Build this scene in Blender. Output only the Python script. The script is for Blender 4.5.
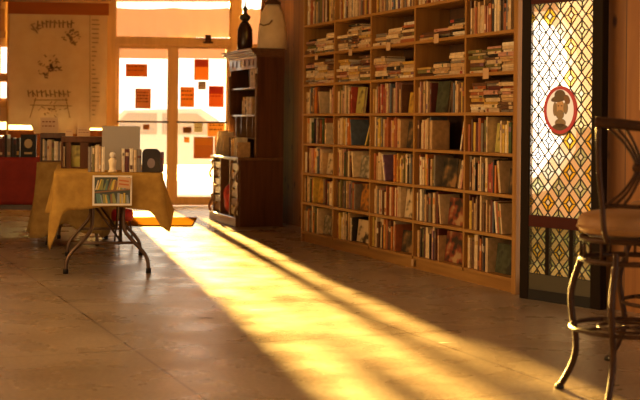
import bpy, math, random
from mathutils import Matrix, Vector
C = bpy.context.scene
for o in list(bpy.data.objects): bpy.data.objects.remove(o)
R = random.Random(7)
PI = math.pi

# ------------------------------------------------------------------ camera, world, sun, exposure
F = 1250.0; ROLL = .0103; CAMZ = 1.12; HY = 122.8
cd = bpy.data.cameras.new('camera'); cam = bpy.data.objects.new('camera', cd); C.collection.objects.link(cam)
cd.sensor_width = 36; cd.lens = 36*F/640; cd.shift_y = -(200-HY)/640; cd.clip_end = 400
cr, sr = math.cos(ROLL), math.sin(ROLL)
cam.matrix_world = Matrix(((cr, -sr, 0, 0), (0, 0, -1, 0), (sr, cr, 0, CAMZ), (0, 0, 0, 1)))
cd.dof.use_dof = True; cd.dof.focus_distance = 8.8; cd.dof.aperture_fstop = 3.2
C.camera = cam
w = bpy.data.worlds.new('world'); C.world = w; w.use_nodes = True
bg = w.node_tree.nodes['Background']; bg.inputs[0].default_value = (1, .84, .64, 1); bg.inputs[1].default_value = 3.0
sd = bpy.data.lights.new('sun', 'SUN'); sun = bpy.data.objects.new('sun', sd); C.collection.objects.link(sun)
SUNDIR = Vector((-.240, 1, .125)).normalized()
sun.rotation_euler = SUNDIR.to_track_quat('Z', 'Y').to_euler(); sd.energy = 175; sd.color = (1, .58, .13); sd.angle = math.radians(1.3)
def area(name, loc, rot, sx, sy, e, col):
    l = bpy.data.lights.new(name, 'AREA'); l.shape = 'RECTANGLE'; l.size = sx; l.size_y = sy; l.energy = e; l.color = col
    o = bpy.data.objects.new(name, l); C.collection.objects.link(o); o.location = loc; o.rotation_euler = rot
    return o
area('overhead_fill', (-2.0, 6.5, 3.2), (0, math.radians(-25), 0), 2.0, 5.0, 42, (1, .62, .27))  # unseen warm fill, added to brighten the room
area('overhead_fill', (-1.5, 1.0, 3.2), (math.radians(25), 0, 0), 3.0, 2.0, 25, (1, .62, .27))  # second added fill, no fixture modelled
area('bookcase_fill', (-4.6, 5.5, 1.9), (0, math.radians(-90), 0), 1.6, 5.0, 205, (1, .61, .25))  # unseen fill added to brighten the bookcase; the left wall is solid
vs = C.view_settings; vs.view_transform = 'Standard'; vs.look = 'None'; vs.exposure = 0; vs.gamma = 1; vs.use_curve_mapping = False

# ------------------------------------------------------------------ rays from the picture into the place
def ray(px, py):
    X, Y = px-320, HY-py
    return Vector(((X*cr-Y*sr)/F, 1, (X*sr+Y*cr)/F))
def at(px, py, Y): d = ray(px, py); return Vector((0, 0, CAMZ))+d*Y
def flo(px, py, z=0): d = ray(px, py); return Vector((0, 0, CAMZ))+d*((z-CAMZ)/d.z)

# ------------------------------------------------------------------ helpers
class MB:
    def __init__(s): s.v = []; s.f = []; s.m = []; s.sm = []
    def add(s, vs, fs, m=0, M=None, smooth=False):
        b = len(s.v)
        s.v += [tuple((M @ Vector(v)) if M else v) for v in vs]
        s.f += [tuple(b+i for i in f) for f in fs]; s.m += [m]*len(fs); s.sm += [smooth]*len(fs)
        return s
    def box(s, x0, y0, z0, x1, y1, z1, m=0, M=None):
        return s.add([(x0, y0, z0), (x1, y0, z0), (x1, y1, z0), (x0, y1, z0), (x0, y0, z1), (x1, y0, z1), (x1, y1, z1), (x0, y1, z1)],
                     [(0, 3, 2, 1), (4, 5, 6, 7), (0, 1, 5, 4), (1, 2, 6, 5), (2, 3, 7, 6), (3, 0, 4, 7)], m, M)
    def bbox(s, x0, y0, z0, x1, y1, z1, b=.004, m=0, M=None):   # chamfered box
        vs = []; 
        for z, q in ((z0, b), (z0+b, 0), (z1-b, 0), (z1, b)):
            vs += [(x0+q, y0+b+q*.0, z), (x0+b+q*.0, y0+q, z), (x1-b, y0+q, z), (x1-q, y0+b, z), (x1-q, y1-b, z), (x1-b, y1-q, z), (x0+b, y1-q, z), (x0+q, y1-b, z)]
        fs = [tuple(range(7, -1, -1)), tuple(range(24, 32))]
        for k in range(3):
            for i in range(8): j = (i+1) % 8; fs.append((k*8+i, k*8+j, k*8+8+j, k*8+8+i))
        return s.add(vs, fs, m, M)
    def tube(s, pts, r, n=8, m=0, M=None, closed=False):
        pts = [Vector(p) for p in pts]; N = len(pts); vs = []; fs = []
        rr = r if isinstance(r, (list, tuple)) else [r]*N
        up = None
        for i, p in enumerate(pts):
            if closed: t = pts[(i+1) % N]-pts[i-1]
            else: t = pts[min(i+1, N-1)]-pts[max(i-1, 0)]
            t.normalize()
            if up is None: up = Vector((0, 0, 1)) if abs(t.z) < .9 else Vector((1, 0, 0))
            a = t.cross(up).normalized(); b = a.cross(t).normalized(); up = b
            for k in range(n):
                g = 2*PI*k/n; vs.append(p+(a*math.cos(g)+b*math.sin(g))*rr[i])
        L = N if closed else N-1
        for i in range(L):
            i2 = (i+1) % N
            for k in range(n): k2 = (k+1) % n; fs.append((i*n+k, i*n+k2, i2*n+k2, i2*n+k))
        if not closed: fs += [tuple(range(n-1, -1, -1)), tuple((N-1)*n+k for k in range(n))]
        return s.add(vs, fs, m, M, True)
    def lathe(s, prof, n=24, m=0, M=None, c=(0, 0)):
        vs = []; fs = []
        for r_, z in prof:
            for k in range(n): g = 2*PI*k/n; vs.append((c[0]+r_*math.cos(g), c[1]+r_*math.sin(g), z))
        for i in range(len(prof)-1):
            for k in range(n): k2 = (k+1) % n; fs.append((i*n+k, i*n+k2, (i+1)*n+k2, (i+1)*n+k))
        fs += [tuple(range(n-1, -1, -1)), tuple((len(prof)-1)*n+k for k in range(n))]
        return s.add(vs, fs, m, M, True)
    def prism(s, poly, y0, y1, m=0, M=None):   # poly in xz, extruded in y
        n = len(poly)
        vs = [(x, y0, z) for x, z in poly]+[(x, y1, z) for x, z in poly]
        fs = [tuple(range(n)), tuple(range(2*n-1, n-1, -1))]+[(i, i+n, (i+1) % n+n, (i+1) % n) for i in range(n)]
        return s.add(vs, fs, m, M)
    def build(s, name, mats, parent=None, M=None):
        me = bpy.data.meshes.new(name); me.from_pydata(s.v, [], s.f)
        if not isinstance(mats, (list, tuple)): mats = [mats]
        for x in mats: me.materials.append(x)
        for p, mi, sm in zip(me.polygons, s.m, s.sm): p.material_index = mi; p.use_smooth = sm
        me.update()
        o = bpy.data.objects.new(name, me); C.collection.objects.link(o)
        if parent: o.parent = parent
        if M is not None: o.matrix_world = M
        return o
def tag(o, label, cat, group=None):
    o['label'] = label; o['category'] = cat
    if group: o['group'] = group
    return o
def empty(name, M, label, cat, group=None):
    o = bpy.data.objects.new(name, None); C.collection.objects.link(o); o.empty_display_size = .1
    o.matrix_world = M if isinstance(M, Matrix) else Matrix.Translation(M)
    return tag(o, label, cat, group)
def struct(o): o['kind'] = 'structure'; return o
def frame(p, ang): return Matrix.Translation(p) @ Matrix.Rotation(ang, 4, 'Z')
def kids(o): return [c for c in bpy.data.objects if c.parent == o]
def copy_tree(o, parent=None):
    c = o.copy(); C.collection.objects.link(c); c.parent = parent
    for ch in kids(o): copy_tree(ch, c)
    return c

# ------------------------------------------------------------------ materials
def nn(t, k, **kw):
    n = t.nodes.new(k)
    for a, b in kw.items(): setattr(n, a, b)
    return n
def mat(name, col, rough=.6, metal=0, spec=.5, noise=None, bump=0, coord='Object', coat=0):
    """noise = (col2, scale_xyz, scale, detail)"""
    m = bpy.data.materials.new(name); m.use_nodes = True; t = m.node_tree; b = t.nodes['Principled BSDF']
    b.inputs['Base Color'].default_value = (*col, 1); b.inputs['Roughness'].default_value = rough
    b.inputs['Metallic'].default_value = metal; b.inputs['Specular IOR Level'].default_value = spec
    b.inputs['Coat Weight'].default_value = coat
    if noise:
        c2, sc3, sc, det = noise
        tc = nn(t, 'ShaderNodeTexCoord'); mp = nn(t, 'ShaderNodeMapping'); mp.inputs['Scale'].default_value = sc3
        t.links.new(tc.outputs[coord], mp.inputs[0])
        nz = nn(t, 'ShaderNodeTexNoise'); nz.inputs['Scale'].default_value = sc; nz.inputs['Detail'].default_value = det
        t.links.new(mp.outputs[0], nz.inputs['Vector'])
        rp = nn(t, 'ShaderNodeValToRGB'); rp.color_ramp.elements[0].position = .35; rp.color_ramp.elements[1].position = .65
        rp.color_ramp.elements[0].color = (*col, 1); rp.color_ramp.elements[1].color = (*c2, 1)
        t.links.new(nz.outputs[0], rp.inputs[0]); t.links.new(rp.outputs[0], b.inputs['Base Color'])
        if bump:
            bp = nn(t, 'ShaderNodeBump'); bp.inputs['Strength'].default_value = bump; bp.inputs['Distance'].default_value = .01
            t.links.new(nz.outputs[0], bp.inputs['Height']); t.links.new(bp.outputs[0], b.inputs['Normal'])
    return m
def glass(name, tint, gl=.12, rough=.02, transl=0, tcol=None):
    m = bpy.data.materials.new(name); m.use_nodes = True; t = m.node_tree; t.nodes.remove(t.nodes['Principled BSDF'])
    out = t.nodes['Material Output']
    tr = nn(t, 'ShaderNodeBsdfTransparent'); tr.inputs[0].default_value = (*tint, 1)
    g = nn(t, 'ShaderNodeBsdfGlossy'); g.inputs['Roughness'].default_value = rough
    mx = nn(t, 'ShaderNodeMixShader'); fr = nn(t, 'ShaderNodeFresnel'); fr.inputs[0].default_value = 1.45
    t.links.new(fr.outputs[0], mx.inputs[0]); src = tr.outputs[0]
    if transl:
        tl = nn(t, 'ShaderNodeBsdfTranslucent'); tl.inputs[0].default_value = (*(tcol or tint), 1)
        m2 = nn(t, 'ShaderNodeMixShader'); m2.inputs[0].default_value = transl
        t.links.new(tr.outputs[0], m2.inputs[1]); t.links.new(tl.outputs[0], m2.inputs[2]); src = m2.outputs[0]
    t.links.new(src, mx.inputs[1]); t.links.new(g.outputs[0], mx.inputs[2]); t.links.new(mx.outputs[0], out.inputs[0])
    return m
def cloth_t(name, col, tcol, amt, noise=None):
    """cloth or paper that lets light through"""
    m = mat(name, col, .9, spec=.2, noise=noise); t = m.node_tree; out = t.nodes['Material Output']; b = t.nodes['Principled BSDF']
    tl = nn(t, 'ShaderNodeBsdfTranslucent'); tl.inputs[0].default_value = (*tcol, 1)
    mx = nn(t, 'ShaderNodeMixShader'); mx.inputs[0].default_value = amt
    t.links.new(b.outputs[0], mx.inputs[1]); t.links.new(tl.outputs[0], mx.inputs[2]); t.links.new(mx.outputs[0], out.inputs[0])
    return m

def floor_material():
    m = bpy.data.materials.new('polished_concrete'); m.use_nodes = True; t = m.node_tree; b = t.nodes['Principled BSDF']
    tc = nn(t, 'ShaderNodeTexCoord'); L = t.links.new
    def noise(sc, det, lo, hi, c1, c2):
        n = nn(t, 'ShaderNodeTexNoise'); n.inputs['Scale'].default_value = sc; n.inputs['Detail'].default_value = det
        L(tc.outputs['Object'], n.inputs['Vector']); r = nn(t, 'ShaderNodeValToRGB')
        r.color_ramp.elements[0].position = lo; r.color_ramp.elements[1].position = hi
        r.color_ramp.elements[0].color = c1; r.color_ramp.elements[1].color = c2; L(n.outputs[0], r.inputs[0]); return n, r
    n1, r1 = noise(1.3, 8, .3, .7, (.25, .19, .135, 1), (.38, .30, .225, 1))
    n2, r2 = noise(45, 3, .38, .62, (.72, .72, .72, 1), (1.0, 1.0, 1.0, 1))
    mu = nn(t, 'ShaderNodeMixRGB', blend_type='MULTIPLY'); mu.inputs[0].default_value = 1
    L(r1.outputs[0], mu.inputs[1]); L(r2.outputs[0], mu.inputs[2])
    # tile seams
    mp = nn(t, 'ShaderNodeMapping'); mp.inputs['Rotation'].default_value = (0, 0, 1.18); L(tc.outputs['Object'], mp.inputs[0])
    br = nn(t, 'ShaderNodeTexBrick'); br.offset = 0; br.inputs['Scale'].default_value = 1.0
    br.inputs['Brick Width'].default_value = 1.5; br.inputs['Row Height'].default_value = 1.5; br.inputs['Mortar Size'].default_value = .006
    br.inputs['Color1'].default_value = br.inputs['Color2'].default_value = (1, 1, 1, 1); br.inputs['Mortar'].default_value = (.45, .42, .4, 1)
    L(mp.outputs[0], br.inputs['Vector'])
    m2 = nn(t, 'ShaderNodeMixRGB', blend_type='MULTIPLY'); m2.inputs[0].default_value = 1; L(mu.outputs[0], m2.inputs[1]); L(br.outputs[0], m2.inputs[2])
    L(m2.outputs[0], b.inputs['Base Color'])
    n3, r3 = noise(3.0, 6, .3, .7, (.22, .22, .22, 1), (.36, .36, .36, 1)); L(r3.outputs[0], b.inputs['Roughness'])
    n4 = nn(t, 'ShaderNodeTexNoise'); n4.inputs['Scale'].default_value = 9; n4.inputs['Detail'].default_value = 6; L(tc.outputs['Object'], n4.inputs['Vector'])
    bp = nn(t, 'ShaderNodeBump'); bp.inputs['Strength'].default_value = .14; bp.inputs['Distance'].default_value = .008
    L(n4.outputs[0], bp.inputs['Height']); L(bp.outputs[0], b.inputs['Normal'])
    b.inputs['Specular IOR Level'].default_value = .35
    return m
def wood(name, c1, c2, rough=.45, axis=2, plank=0, coat=0, knots=False):
    """grain stretched along one axis, optional plank seams across object x and knots"""
    m = bpy.data.materials.new(name); m.use_nodes = True; t = m.node_tree; b = t.nodes['Principled BSDF']; L = t.links.new
    tc = nn(t, 'ShaderNodeTexCoord'); mp = nn(t, 'ShaderNodeMapping'); s = [14, 14, 14]; s[axis] = 1.0; mp.inputs['Scale'].default_value = s
    L(tc.outputs['Object'], mp.inputs[0])
    n = nn(t, 'ShaderNodeTexNoise'); n.inputs['Scale'].default_value = 1.6; n.inputs['Detail'].default_value = 5; n.inputs['Distortion'].default_value = .6
    L(mp.outputs[0], n.inputs['Vector']); r = nn(t, 'ShaderNodeValToRGB'); r.color_ramp.elements[0].position = .32; r.color_ramp.elements[1].position = .68
    r.color_ramp.elements[0].color = (*c1, 1); r.color_ramp.elements[1].color = (*c2, 1); L(n.outputs[0], r.inputs[0]); src = r.outputs[0]
    if knots:
        v = nn(t, 'ShaderNodeTexVoronoi'); v.inputs['Scale'].default_value = 1.0; mk = nn(t, 'ShaderNodeMapping'); mk.inputs['Scale'].default_value = (5.5, 1, 2.6)
        L(tc.outputs['Object'], mk.inputs[0]); L(mk.outputs[0], v.inputs['Vector'])
        kr = nn(t, 'ShaderNodeValToRGB'); kr.color_ramp.elements[0].position = .05; kr.color_ramp.elements[1].position = .13
        kr.color_ramp.elements[0].color = (.16, .07, .03, 1); kr.color_ramp.elements[1].color = (1, 1, 1, 1); L(v.outputs['Distance'], kr.inputs[0])
        mx = nn(t, 'ShaderNodeMixRGB', blend_type='MULTIPLY'); mx.inputs[0].default_value = 1; L(src, mx.inputs[1]); L(kr.outputs[0], mx.inputs[2]); src = mx.outputs[0]
    if plank:
        sx = nn(t, 'ShaderNodeSeparateXYZ'); L(tc.outputs['Object'], sx.inputs[0])
        a = nn(t, 'ShaderNodeMath', operation='DIVIDE'); a.inputs[1].default_value = plank; L(sx.outputs[0], a.inputs[0])
        fr = nn(t, 'ShaderNodeMath', operation='FRACT'); L(a.outputs[0], fr.inputs[0])
        lt = nn(t, 'ShaderNodeMath', operation='LESS_THAN'); lt.inputs[1].default_value = .04; L(fr.outputs[0], lt.inputs[0])
        fl = nn(t, 'ShaderNodeMath', operation='FLOOR'); L(a.outputs[0], fl.inputs[0])
        wn = nn(t, 'ShaderNodeTexWhiteNoise'); wn.noise_dimensions = '1D'; L(fl.outputs[0], wn.inputs['W'])
        rr = nn(t, 'ShaderNodeMapRange'); rr.inputs[3].default_value = .7; rr.inputs[4].default_value = 1.1; L(wn.outputs[0], rr.inputs[0])
        mv = nn(t, 'ShaderNodeMixRGB', blend_type='MULTIPLY'); mv.inputs[0].default_value = 1; L(src, mv.inputs[1]); L(rr.outputs[0], mv.inputs[2])
        mx = nn(t, 'ShaderNodeMixRGB'); L(lt.outputs[0], mx.inputs[0]); L(mv.outputs[0], mx.inputs[1]); mx.inputs[2].default_value = (.05, .02, .008, 1); src = mx.outputs[0]
    L(src, b.inputs['Base Color']); b.inputs['Roughness'].default_value = rough; b.inputs['Coat Weight'].default_value = coat
    return m

M_floor = floor_material()
M_plaster = mat('warm_plaster', (.50, .33, .17), .85, noise=((.44, .28, .14), (1, 1, 1), 2, 3))
M_ceil = mat('ceiling_paint', (.55, .42, .28), .9)
M_pine = wood('knotty_pine', (.27, .098, .016), (.36, .145, .026), .6, plank=.15, coat=0, knots=True)
M_pine2 = wood('reddish_casing_wood', (.26, .075, .015), (.36, .12, .026), .65)
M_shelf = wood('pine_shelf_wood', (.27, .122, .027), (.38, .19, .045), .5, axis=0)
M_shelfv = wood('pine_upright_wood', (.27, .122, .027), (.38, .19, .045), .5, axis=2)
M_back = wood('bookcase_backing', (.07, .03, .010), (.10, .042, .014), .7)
M_frame = wood('tan_door_wood', (.60, .40, .19), (.70, .48, .24), .4)
M_fabpanel = cloth_t('tan_window_shade', (.62, .38, .20), (.85, .62, .95), .015)
M_kraft = cloth_t('kraft_paper', (.52, .31, .13), (.9, .70, .60), .12, noise=((.48, .27, .10), (1, 1, 1), 6, 4))
M_ink = mat('faded_ink', (.27, .15, .06), .9)
M_orange_strip = cloth_t('rust_header_band', (.38, .12, .03), (.8, .25, .06), .08)
M_pane = glass('clear_pane', (.97, .97, .96))
M_dark = wood('dark_mahogany', (.06, .022, .010), (.11, .042, .018), .3, axis=2, coat=.4)
M_darkdes = wood('carved_oak_front', (.11, .05, .024), (.17, .085, .042), .35, axis=0, coat=.4)
M_black = mat('black_paint', (.010, .008, .007), .5, spec=.25)
M_brass = mat('aged_brass', (.55, .36, .12), .35, metal=1)
M_bronze = mat('bronze_tube', (.030, .012, .005), .5, metal=.1, spec=.18, noise=((.05, .02, .008), (1, 1, 1), 20, 2))
M_leather = mat('tan_leather', (.26, .14, .06), .5, spec=.2, noise=((.24, .12, .05), (1, 1, 1), 30, 3), bump=.1)
M_seatside = mat('dark_seat_shell', (.05, .022, .012), .35)
M_cloth = mat('mustard_tablecloth', (.40, .235, .05), .85, spec=.15, noise=((.30, .165, .035), (1, 1, 1), 14, 5), bump=.2)
M_cloth2 = mat('olive_tablecloth', (.32, .20, .06), .85, spec=.15, noise=((.24, .14, .04), (1, 1, 1), 14, 5), bump=.2)
M_red = mat('red_tablecloth', (.30, .022, .012), .75, noise=((.24, .016, .01), (1, 1, 1), 10, 3))
M_redbag = mat('crimson_fabric', (.60, .025, .04), .6, noise=((.28, .012, .02), (1, 1, 1), 14, 3), bump=.4)
M_steel = mat('brown_steel_tube', (.13, .075, .045), .35, metal=.6)
M_tabletop = mat('laminate_top', (.30, .22, .15), .5)
M_page = mat('page_cream', (.62, .48, .30), .8)
M_page2 = mat('page_white', (.78, .68, .52), .8)
M_mat = mat('rust_doormat', (.26, .10, .008), .95, spec=0, noise=((.20, .075, .006), (1, 1, 1), 40, 4))
M_grey = mat('grey_board', (.34, .30, .25), .8)
M_card = mat('tan_card', (.52, .33, .18), .8)
M_white = mat('white_card', (.75, .68, .58), .7)
M_cream = mat('cream_canvas', (.84, .70, .48), .9, noise=((.74, .60, .38), (1, 1, 1), 9, 4), bump=.3)

COV = {'cream': (.76, .57, .34), 'tan': (.58, .36, .17), 'white': (.86, .74, .55), 'ochre': (.58, .34, .07), 'yellow': (.68, .46, .08), 'rust': (.38, .11, .035),
       'red': (.36, .045, .025), 'maroon': (.12, .025, .018), 'brown': (.13, .055, .025), 'black': (.022, .016, .013), 'olive': (.17, .14, .04), 'green': (.05, .09, .025),
       'grey': (.22, .18, .14), 'slate blue': (.10, .13, .17), 'pink': (.55, .27, .19), 'orange': (.62, .20, .035), 'dusty purple': (.20, .10, .17), 'beige': (.66, .48, .28)}
CN = list(COV); CM = [mat(k.replace(' ', '_')+'_cover', v, .5, noise=(tuple(x*.72 for x in v), (1, 1, 1), 25, 3)) for k, v in COV.items()]
BOOKM = CM+[M_page, M_page2]; PG = len(CM)
# art for covers that face out: patches of a second and a third colour
def art(name, c1, c2, c3, sc):
    m = mat(name, c1, .45); t = m.node_tree; b = t.nodes['Principled BSDF']; tc = nn(t, 'ShaderNodeTexCoord')
    n = nn(t, 'ShaderNodeTexNoise'); n.inputs['Scale'].default_value = sc; n.inputs['Detail'].default_value = 2; t.links.new(tc.outputs['Object'], n.inputs['Vector'])
    r = nn(t, 'ShaderNodeValToRGB'); e = r.color_ramp.elements; e[0].position = .40; e[1].position = .62; e[0].color = (*c1, 1); e[1].color = (*c3, 1)
    q = e.new(.52); q.color = (*c2, 1); t.links.new(n.outputs[0], r.inputs[0]); t.links.new(r.outputs[0], b.inputs['Base Color']); return m

# ------------------------------------------------------------------ room shell
# bookcase frame: origin at the bookcase's left front foot
TH = 1.1785; BX = Vector((-.163, 11.79, 0)); MB_ = frame(BX, -TH)
def bw(x, y, z=0): return MB_ @ Vector((x, y, z))
BL = MB_.inverted()
ROW0 = .10; ROWH = .2761
# divider positions found along the front
def along(px, py):     # where the ray meets the bookcase front plane
    o = BL @ Vector((0, 0, CAMZ)); d = (BL.to_3x3() @ ray(px, py)); t = -o.y/d.y; return (o+d*t)
DIV = [0.0]+[along(*p).x for p in ((333.8, 105), (370.2, 105), (414, 105), (464.6, 110))]+[along(514.8, 110).x]
BWID = DIV[-1]; print('DIV', DIV)

pl = flo(519, 297.8); pr = flo(600, 310.2)     # stained glass panel foot line
PANG = math.atan2(pr.y-pl.y, pr.x-pl.x); PW = (pr-pl).length; MP = frame(pl, PANG); print('panel', pl, PW, PANG)

DW = Vector((-2.69, 16.43, 0)); DA = .10; MD = frame(DW, DA); DI = MD.inverted()
def dl(px, py, off=0):      # picture point onto the door wall (off = metres inside)
    o = DI @ Vector((0, 0, CAMZ)); d = DI.to_3x3() @ ray(px, py); t = (-off-o.y)/d.y; return o+d*t
def dbox(mb, x0, y0, x1, y1, ya, yb, m=0, off=0):
    a = dl(x0, (y0+y1)/2, off).x; b = dl(x1, (y0+y1)/2, off).x
    z1 = dl((x0+x1)/2, y0, off).z; z0 = dl((x0+x1)/2, y1, off).z
    mb.box(a, ya, z0, b, yb, z1, m); return a, b, z0, z1

f = MB(); f.box(-7, -3, -.1, 6, 19, 0); o = f.build('floor', M_floor)
# cut the floor to the room: keep it simple, it ends at the door wall line
me = o.data
struct(o)
o = MB().box(-7, -3, 3.3, 6, 18, 3.4).build('ceiling', M_ceil); struct(o)
o = MB().box(-4.95, -3, 0, -4.8, 17, 3.3).build('wall_left', M_plaster); struct(o)
o = MB().box(-7, -3.15, 0, 6, -3, 3.3).build('wall_rear', M_plaster); struct(o)
# right wall: behind the bookcase, then behind the panel and on to the right
o = MB().box(-.02, .36, 0, BWID+.02, .46, 3.3, M=MB_).build('wall_right', M_pine2); struct(o)
W1 = BL @ Vector((-1.15, 14.9, 0))
o = MB().box(-2.75, .60, 0, -.02, .70, 3.3).build('wall_right', M_pine, M=MB_); struct(o)
a = bw(-2.74, .62); b = Vector((-.74, 17.0, 0)); L_ = (b-a).length
o = MB().box(0, -.1, 0, L_, 0, 3.3).build('wall_right', M_plaster, M=frame(a, math.atan2(b.y-a.y, b.x-a.x))); struct(o)
# door casing beside the bookcase
o = MB().box(-.34, .50, 0, -.14, .60, 2.5).box(-.14, .44, 0, -.03, .60, 3.3).build('trim_1', M_pine2, M=MB_); struct(o)
hg = MB().box(-.62, .585, 1.44, -.57, .60, 1.56).box(-.60, .57, 1.46, -.585, .585, 1.54).build('trim_2', M_brass, M=MB_); struct(hg)
# pine wall behind and beside the glass panel, with an opening behind the glass
PO0, PO1 = .05, PW-.05
o = struct(MB().box(PO1, .10, 0, PW+5.0, .22, 3.3).box(PO0, .10, 2.12, PO1, .22, 3.3).box(PO0, .10, 0, PO1, .22, .12).build('wall_right', M_pine, M=MP))
pc = MP @ Vector((-.06, .1, 0)); pb = bw(BWID+.02, .36)
# ------------------------------------------------------------------ door wall with doors and windows
yo, yi = .055, -.02
m = MB()
dbox(m, 106.5, -60, 116, 206, yi-.05, yo)           # post left of the doors
dbox(m, 229.5, -60, 241, 44, yi-.01, yo); dbox(m, 231, -60, 241, 208, yi-.05, yo)             # post right of the doors
dbox(m, 116, 37.5, 231, 45, yi-.03, yo)             # transom bar
dbox(m, 112, -60, 235, -22, yi-.02, yo)
dbox(m, 115.4, 43.5, 117.2, 206, -.02, -.0015); dbox(m, 116, 44, 231, 46, -.02, -.0015); dbox(m, 171.6, 45, 173.8, 205.3, -.012, -.0015); dbox(m, 229.8, 44, 232, 206, -.02, -.0015)
struct(m.build('window_frame', M_frame, M=MD))
struct(MB().box(-2.6, 0, 0, dl(108.5, 100).x, .14, .99).box(-2.6, 0, .99, dl(-1, 100).x, .14, 3.3).build('wall_back', M_pine2, M=MD))
m = MB(); m.box(-2.6, 0, 2.95, 4, .14, 3.35); struct(m.build('wall_back', M_plaster, M=MD))
xR = dl(262, 100).x
struct(MB().box(xR, 0, 0, xR+1.5, .14, 3.0).build('wall_back', M_plaster, M=MD))
m = MB()
dbox(m, 7, -40, 9, 140, -.01, .08); dbox(m, 108, -60, 109, 140, 0, .08)
for y in (34, 77, 104): dbox(m, -60, y-3.2, 6, y+3.2, .0, .06)
wf = struct(m.build('window_1', M_frame, M=MD))
sheer = cloth_t('sheer_white', (.8, .62, .42), (.7, .8, 1), .012); glow = cloth_t('sheer_glow', (.8, .7, .55), (.8, .9, 1), .45)
for y0, y1 in ((-5, 47), (73, 82), (98, 122)): g = MB(); dbox(g, -2, y0, 7, y1, .03, .034); g.build('added_sun_sheer', sheer, wf).matrix_world = MD  # sheers added to stop a sun streak on the floor
g = MB(); dbox(g, -2, 122, 106.5, 134, .03, .034); g.build('added_gap_sheer', glow, wf).matrix_world = MD  # added sheer: gap stays bright without a sun patch inside
g = MB(); dbox(g, -60, -60, 9, 134, .065, .07); g.build('pane', M_pane, wf).matrix_world = MD
g = MB(); dbox(g, 9, -60, 108, 122, .045, .05); g.build('sun_cut_pane', glass('sun_cut_pane', (.12, .12, .12)), wf).matrix_world = MD  # dark tint added to cut the sun on the banner's back
g = MB(); dbox(g, 9, 122, 108, 134, .045, .05); g.build('pane', M_pane, wf).matrix_world = MD
g = MB(); dbox(g, -60, -60, 109, 1, .02, .028); dbox(g, -60, 8, 4.5, 31, .02, .028); g.build('shade', M_fabpanel, wf).matrix_world = MD
# transom window with its cloth shade
m = MB(); dbox(m, 116, -22, 231, -19, 0, .06)
wt = struct(m.build('window_2', M_frame, M=MD))
g = MB(); dbox(g, 116, -20, 231, 37.5, .065, .07); g.build('pane', M_pane, wt).matrix_world = MD
def shade(x0, x1, yt, yb, n=24):
    mb = MB(); vs = []; fs = []
    for i in range(n+1):
        px = x0+(x1-x0)*i/n
        for j in range(9):
            s = j/8; p = dl(px, yt+(yb-yt)*s, .0)
            sag = .012*math.sin(i*1.7)*s+.02*math.exp(-((i/n-.62)/.08)**2)*(1-s)
            vs.append((p.x, .04+sag, p.z-.018*math.sin(PI*(i/n*2 % 1))*(1-s)))
    for i in range(n):
        for j in range(8): fs.append((i*9+j, (i+1)*9+j, (i+1)*9+j+1, i*9+j+1))
    return mb.add(vs, fs, 0, None, True)
shade(116.2, 230.8, 7.5, 37.3).build('shade', M_fabpanel, wt).matrix_world = MD
shade(116.2, 230.8, -22, 1.5).build('shade', M_fabpanel, wt).matrix_world = MD
# right side light beyond the post
m = MB(); dbox(m, 241, 44, 262, 52, 0, .08); dbox(m, 241, 140, 262, 212, 0, .1)
ws = struct(m.build('window_3', M_frame, M=MD))
g = MB(); dbox(g, 241, -40, 262, 140, .065, .07); g.build('pane', M_pane, ws).matrix_world = MD
shade(241.5, 262, 8, 142, 8).build('shade', M_fabpanel, ws).matrix_world = MD  # lower part, behind the hutch, added to keep sun off the stool
# the two door leaves
def door(n, x0, x1, g0, g1):
    m = MB(); zt = dl((x0+x1)/2, 45).z-.001; X0, X1 = dl(x0, 120).x+.001, dl(x1, 120).x-.001; G0, G1 = dl(g0, 120).x, dl(g1, 120).x
    gz1 = dl((g0+g1)/2, 48.5).z; gz0 = dl((g0+g1)/2, 196.8).z
    m.box(X0, 0, .012, G0, .05, zt).box(G1, 0, .012, X1, .05, zt).box(G0, 0, gz1, G1, .05, zt).box(G0, 0, .012, G1, .05, gz0)
    m.box(G0, -.004, gz0-.012, G1, 0, gz0).box(G0, -.004, gz1, G1, 0, gz1+.012)
    d = struct(m.build('door_%d' % n, M_frame, M=MD))
    MB().box(G0, .02, gz0, G1, .026, gz1).build('pane', M_pane, d).matrix_world = MD
    zb = dl(150, 121.8).z
    MB().tube([(G0-.01, 0, zb), (G0-.01, -.05, zb), (G1+.01, -.05, zb), (G1+.01, 0, zb)], .012).build('push_bar', M_bronze, d).matrix_world = MD
    hs = dl((g0+g1)/2, 58.5).z
    MB().add([(G0+.001, .015, hs), (G1-.001, .015, hs), (G1-.001, .015, gz1), (G0+.001, .015, gz1)], [(0, 1, 2, 3)]).build('shade_hem', M_fabpanel, d).matrix_world = MD
    return d
door(1, 116, 172.7, 118.8, 167); door(2, 172.7, 231, 178, 225.5)
# door closer on the transom
t = MB(); dbox(t, 205, 35.5, 211, 43, -.12, -.05); dbox(t, 203, 42, 213, 43.5, -.10, -.05); struct(t.build('trim_3', M_bronze, M=MD))

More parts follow.
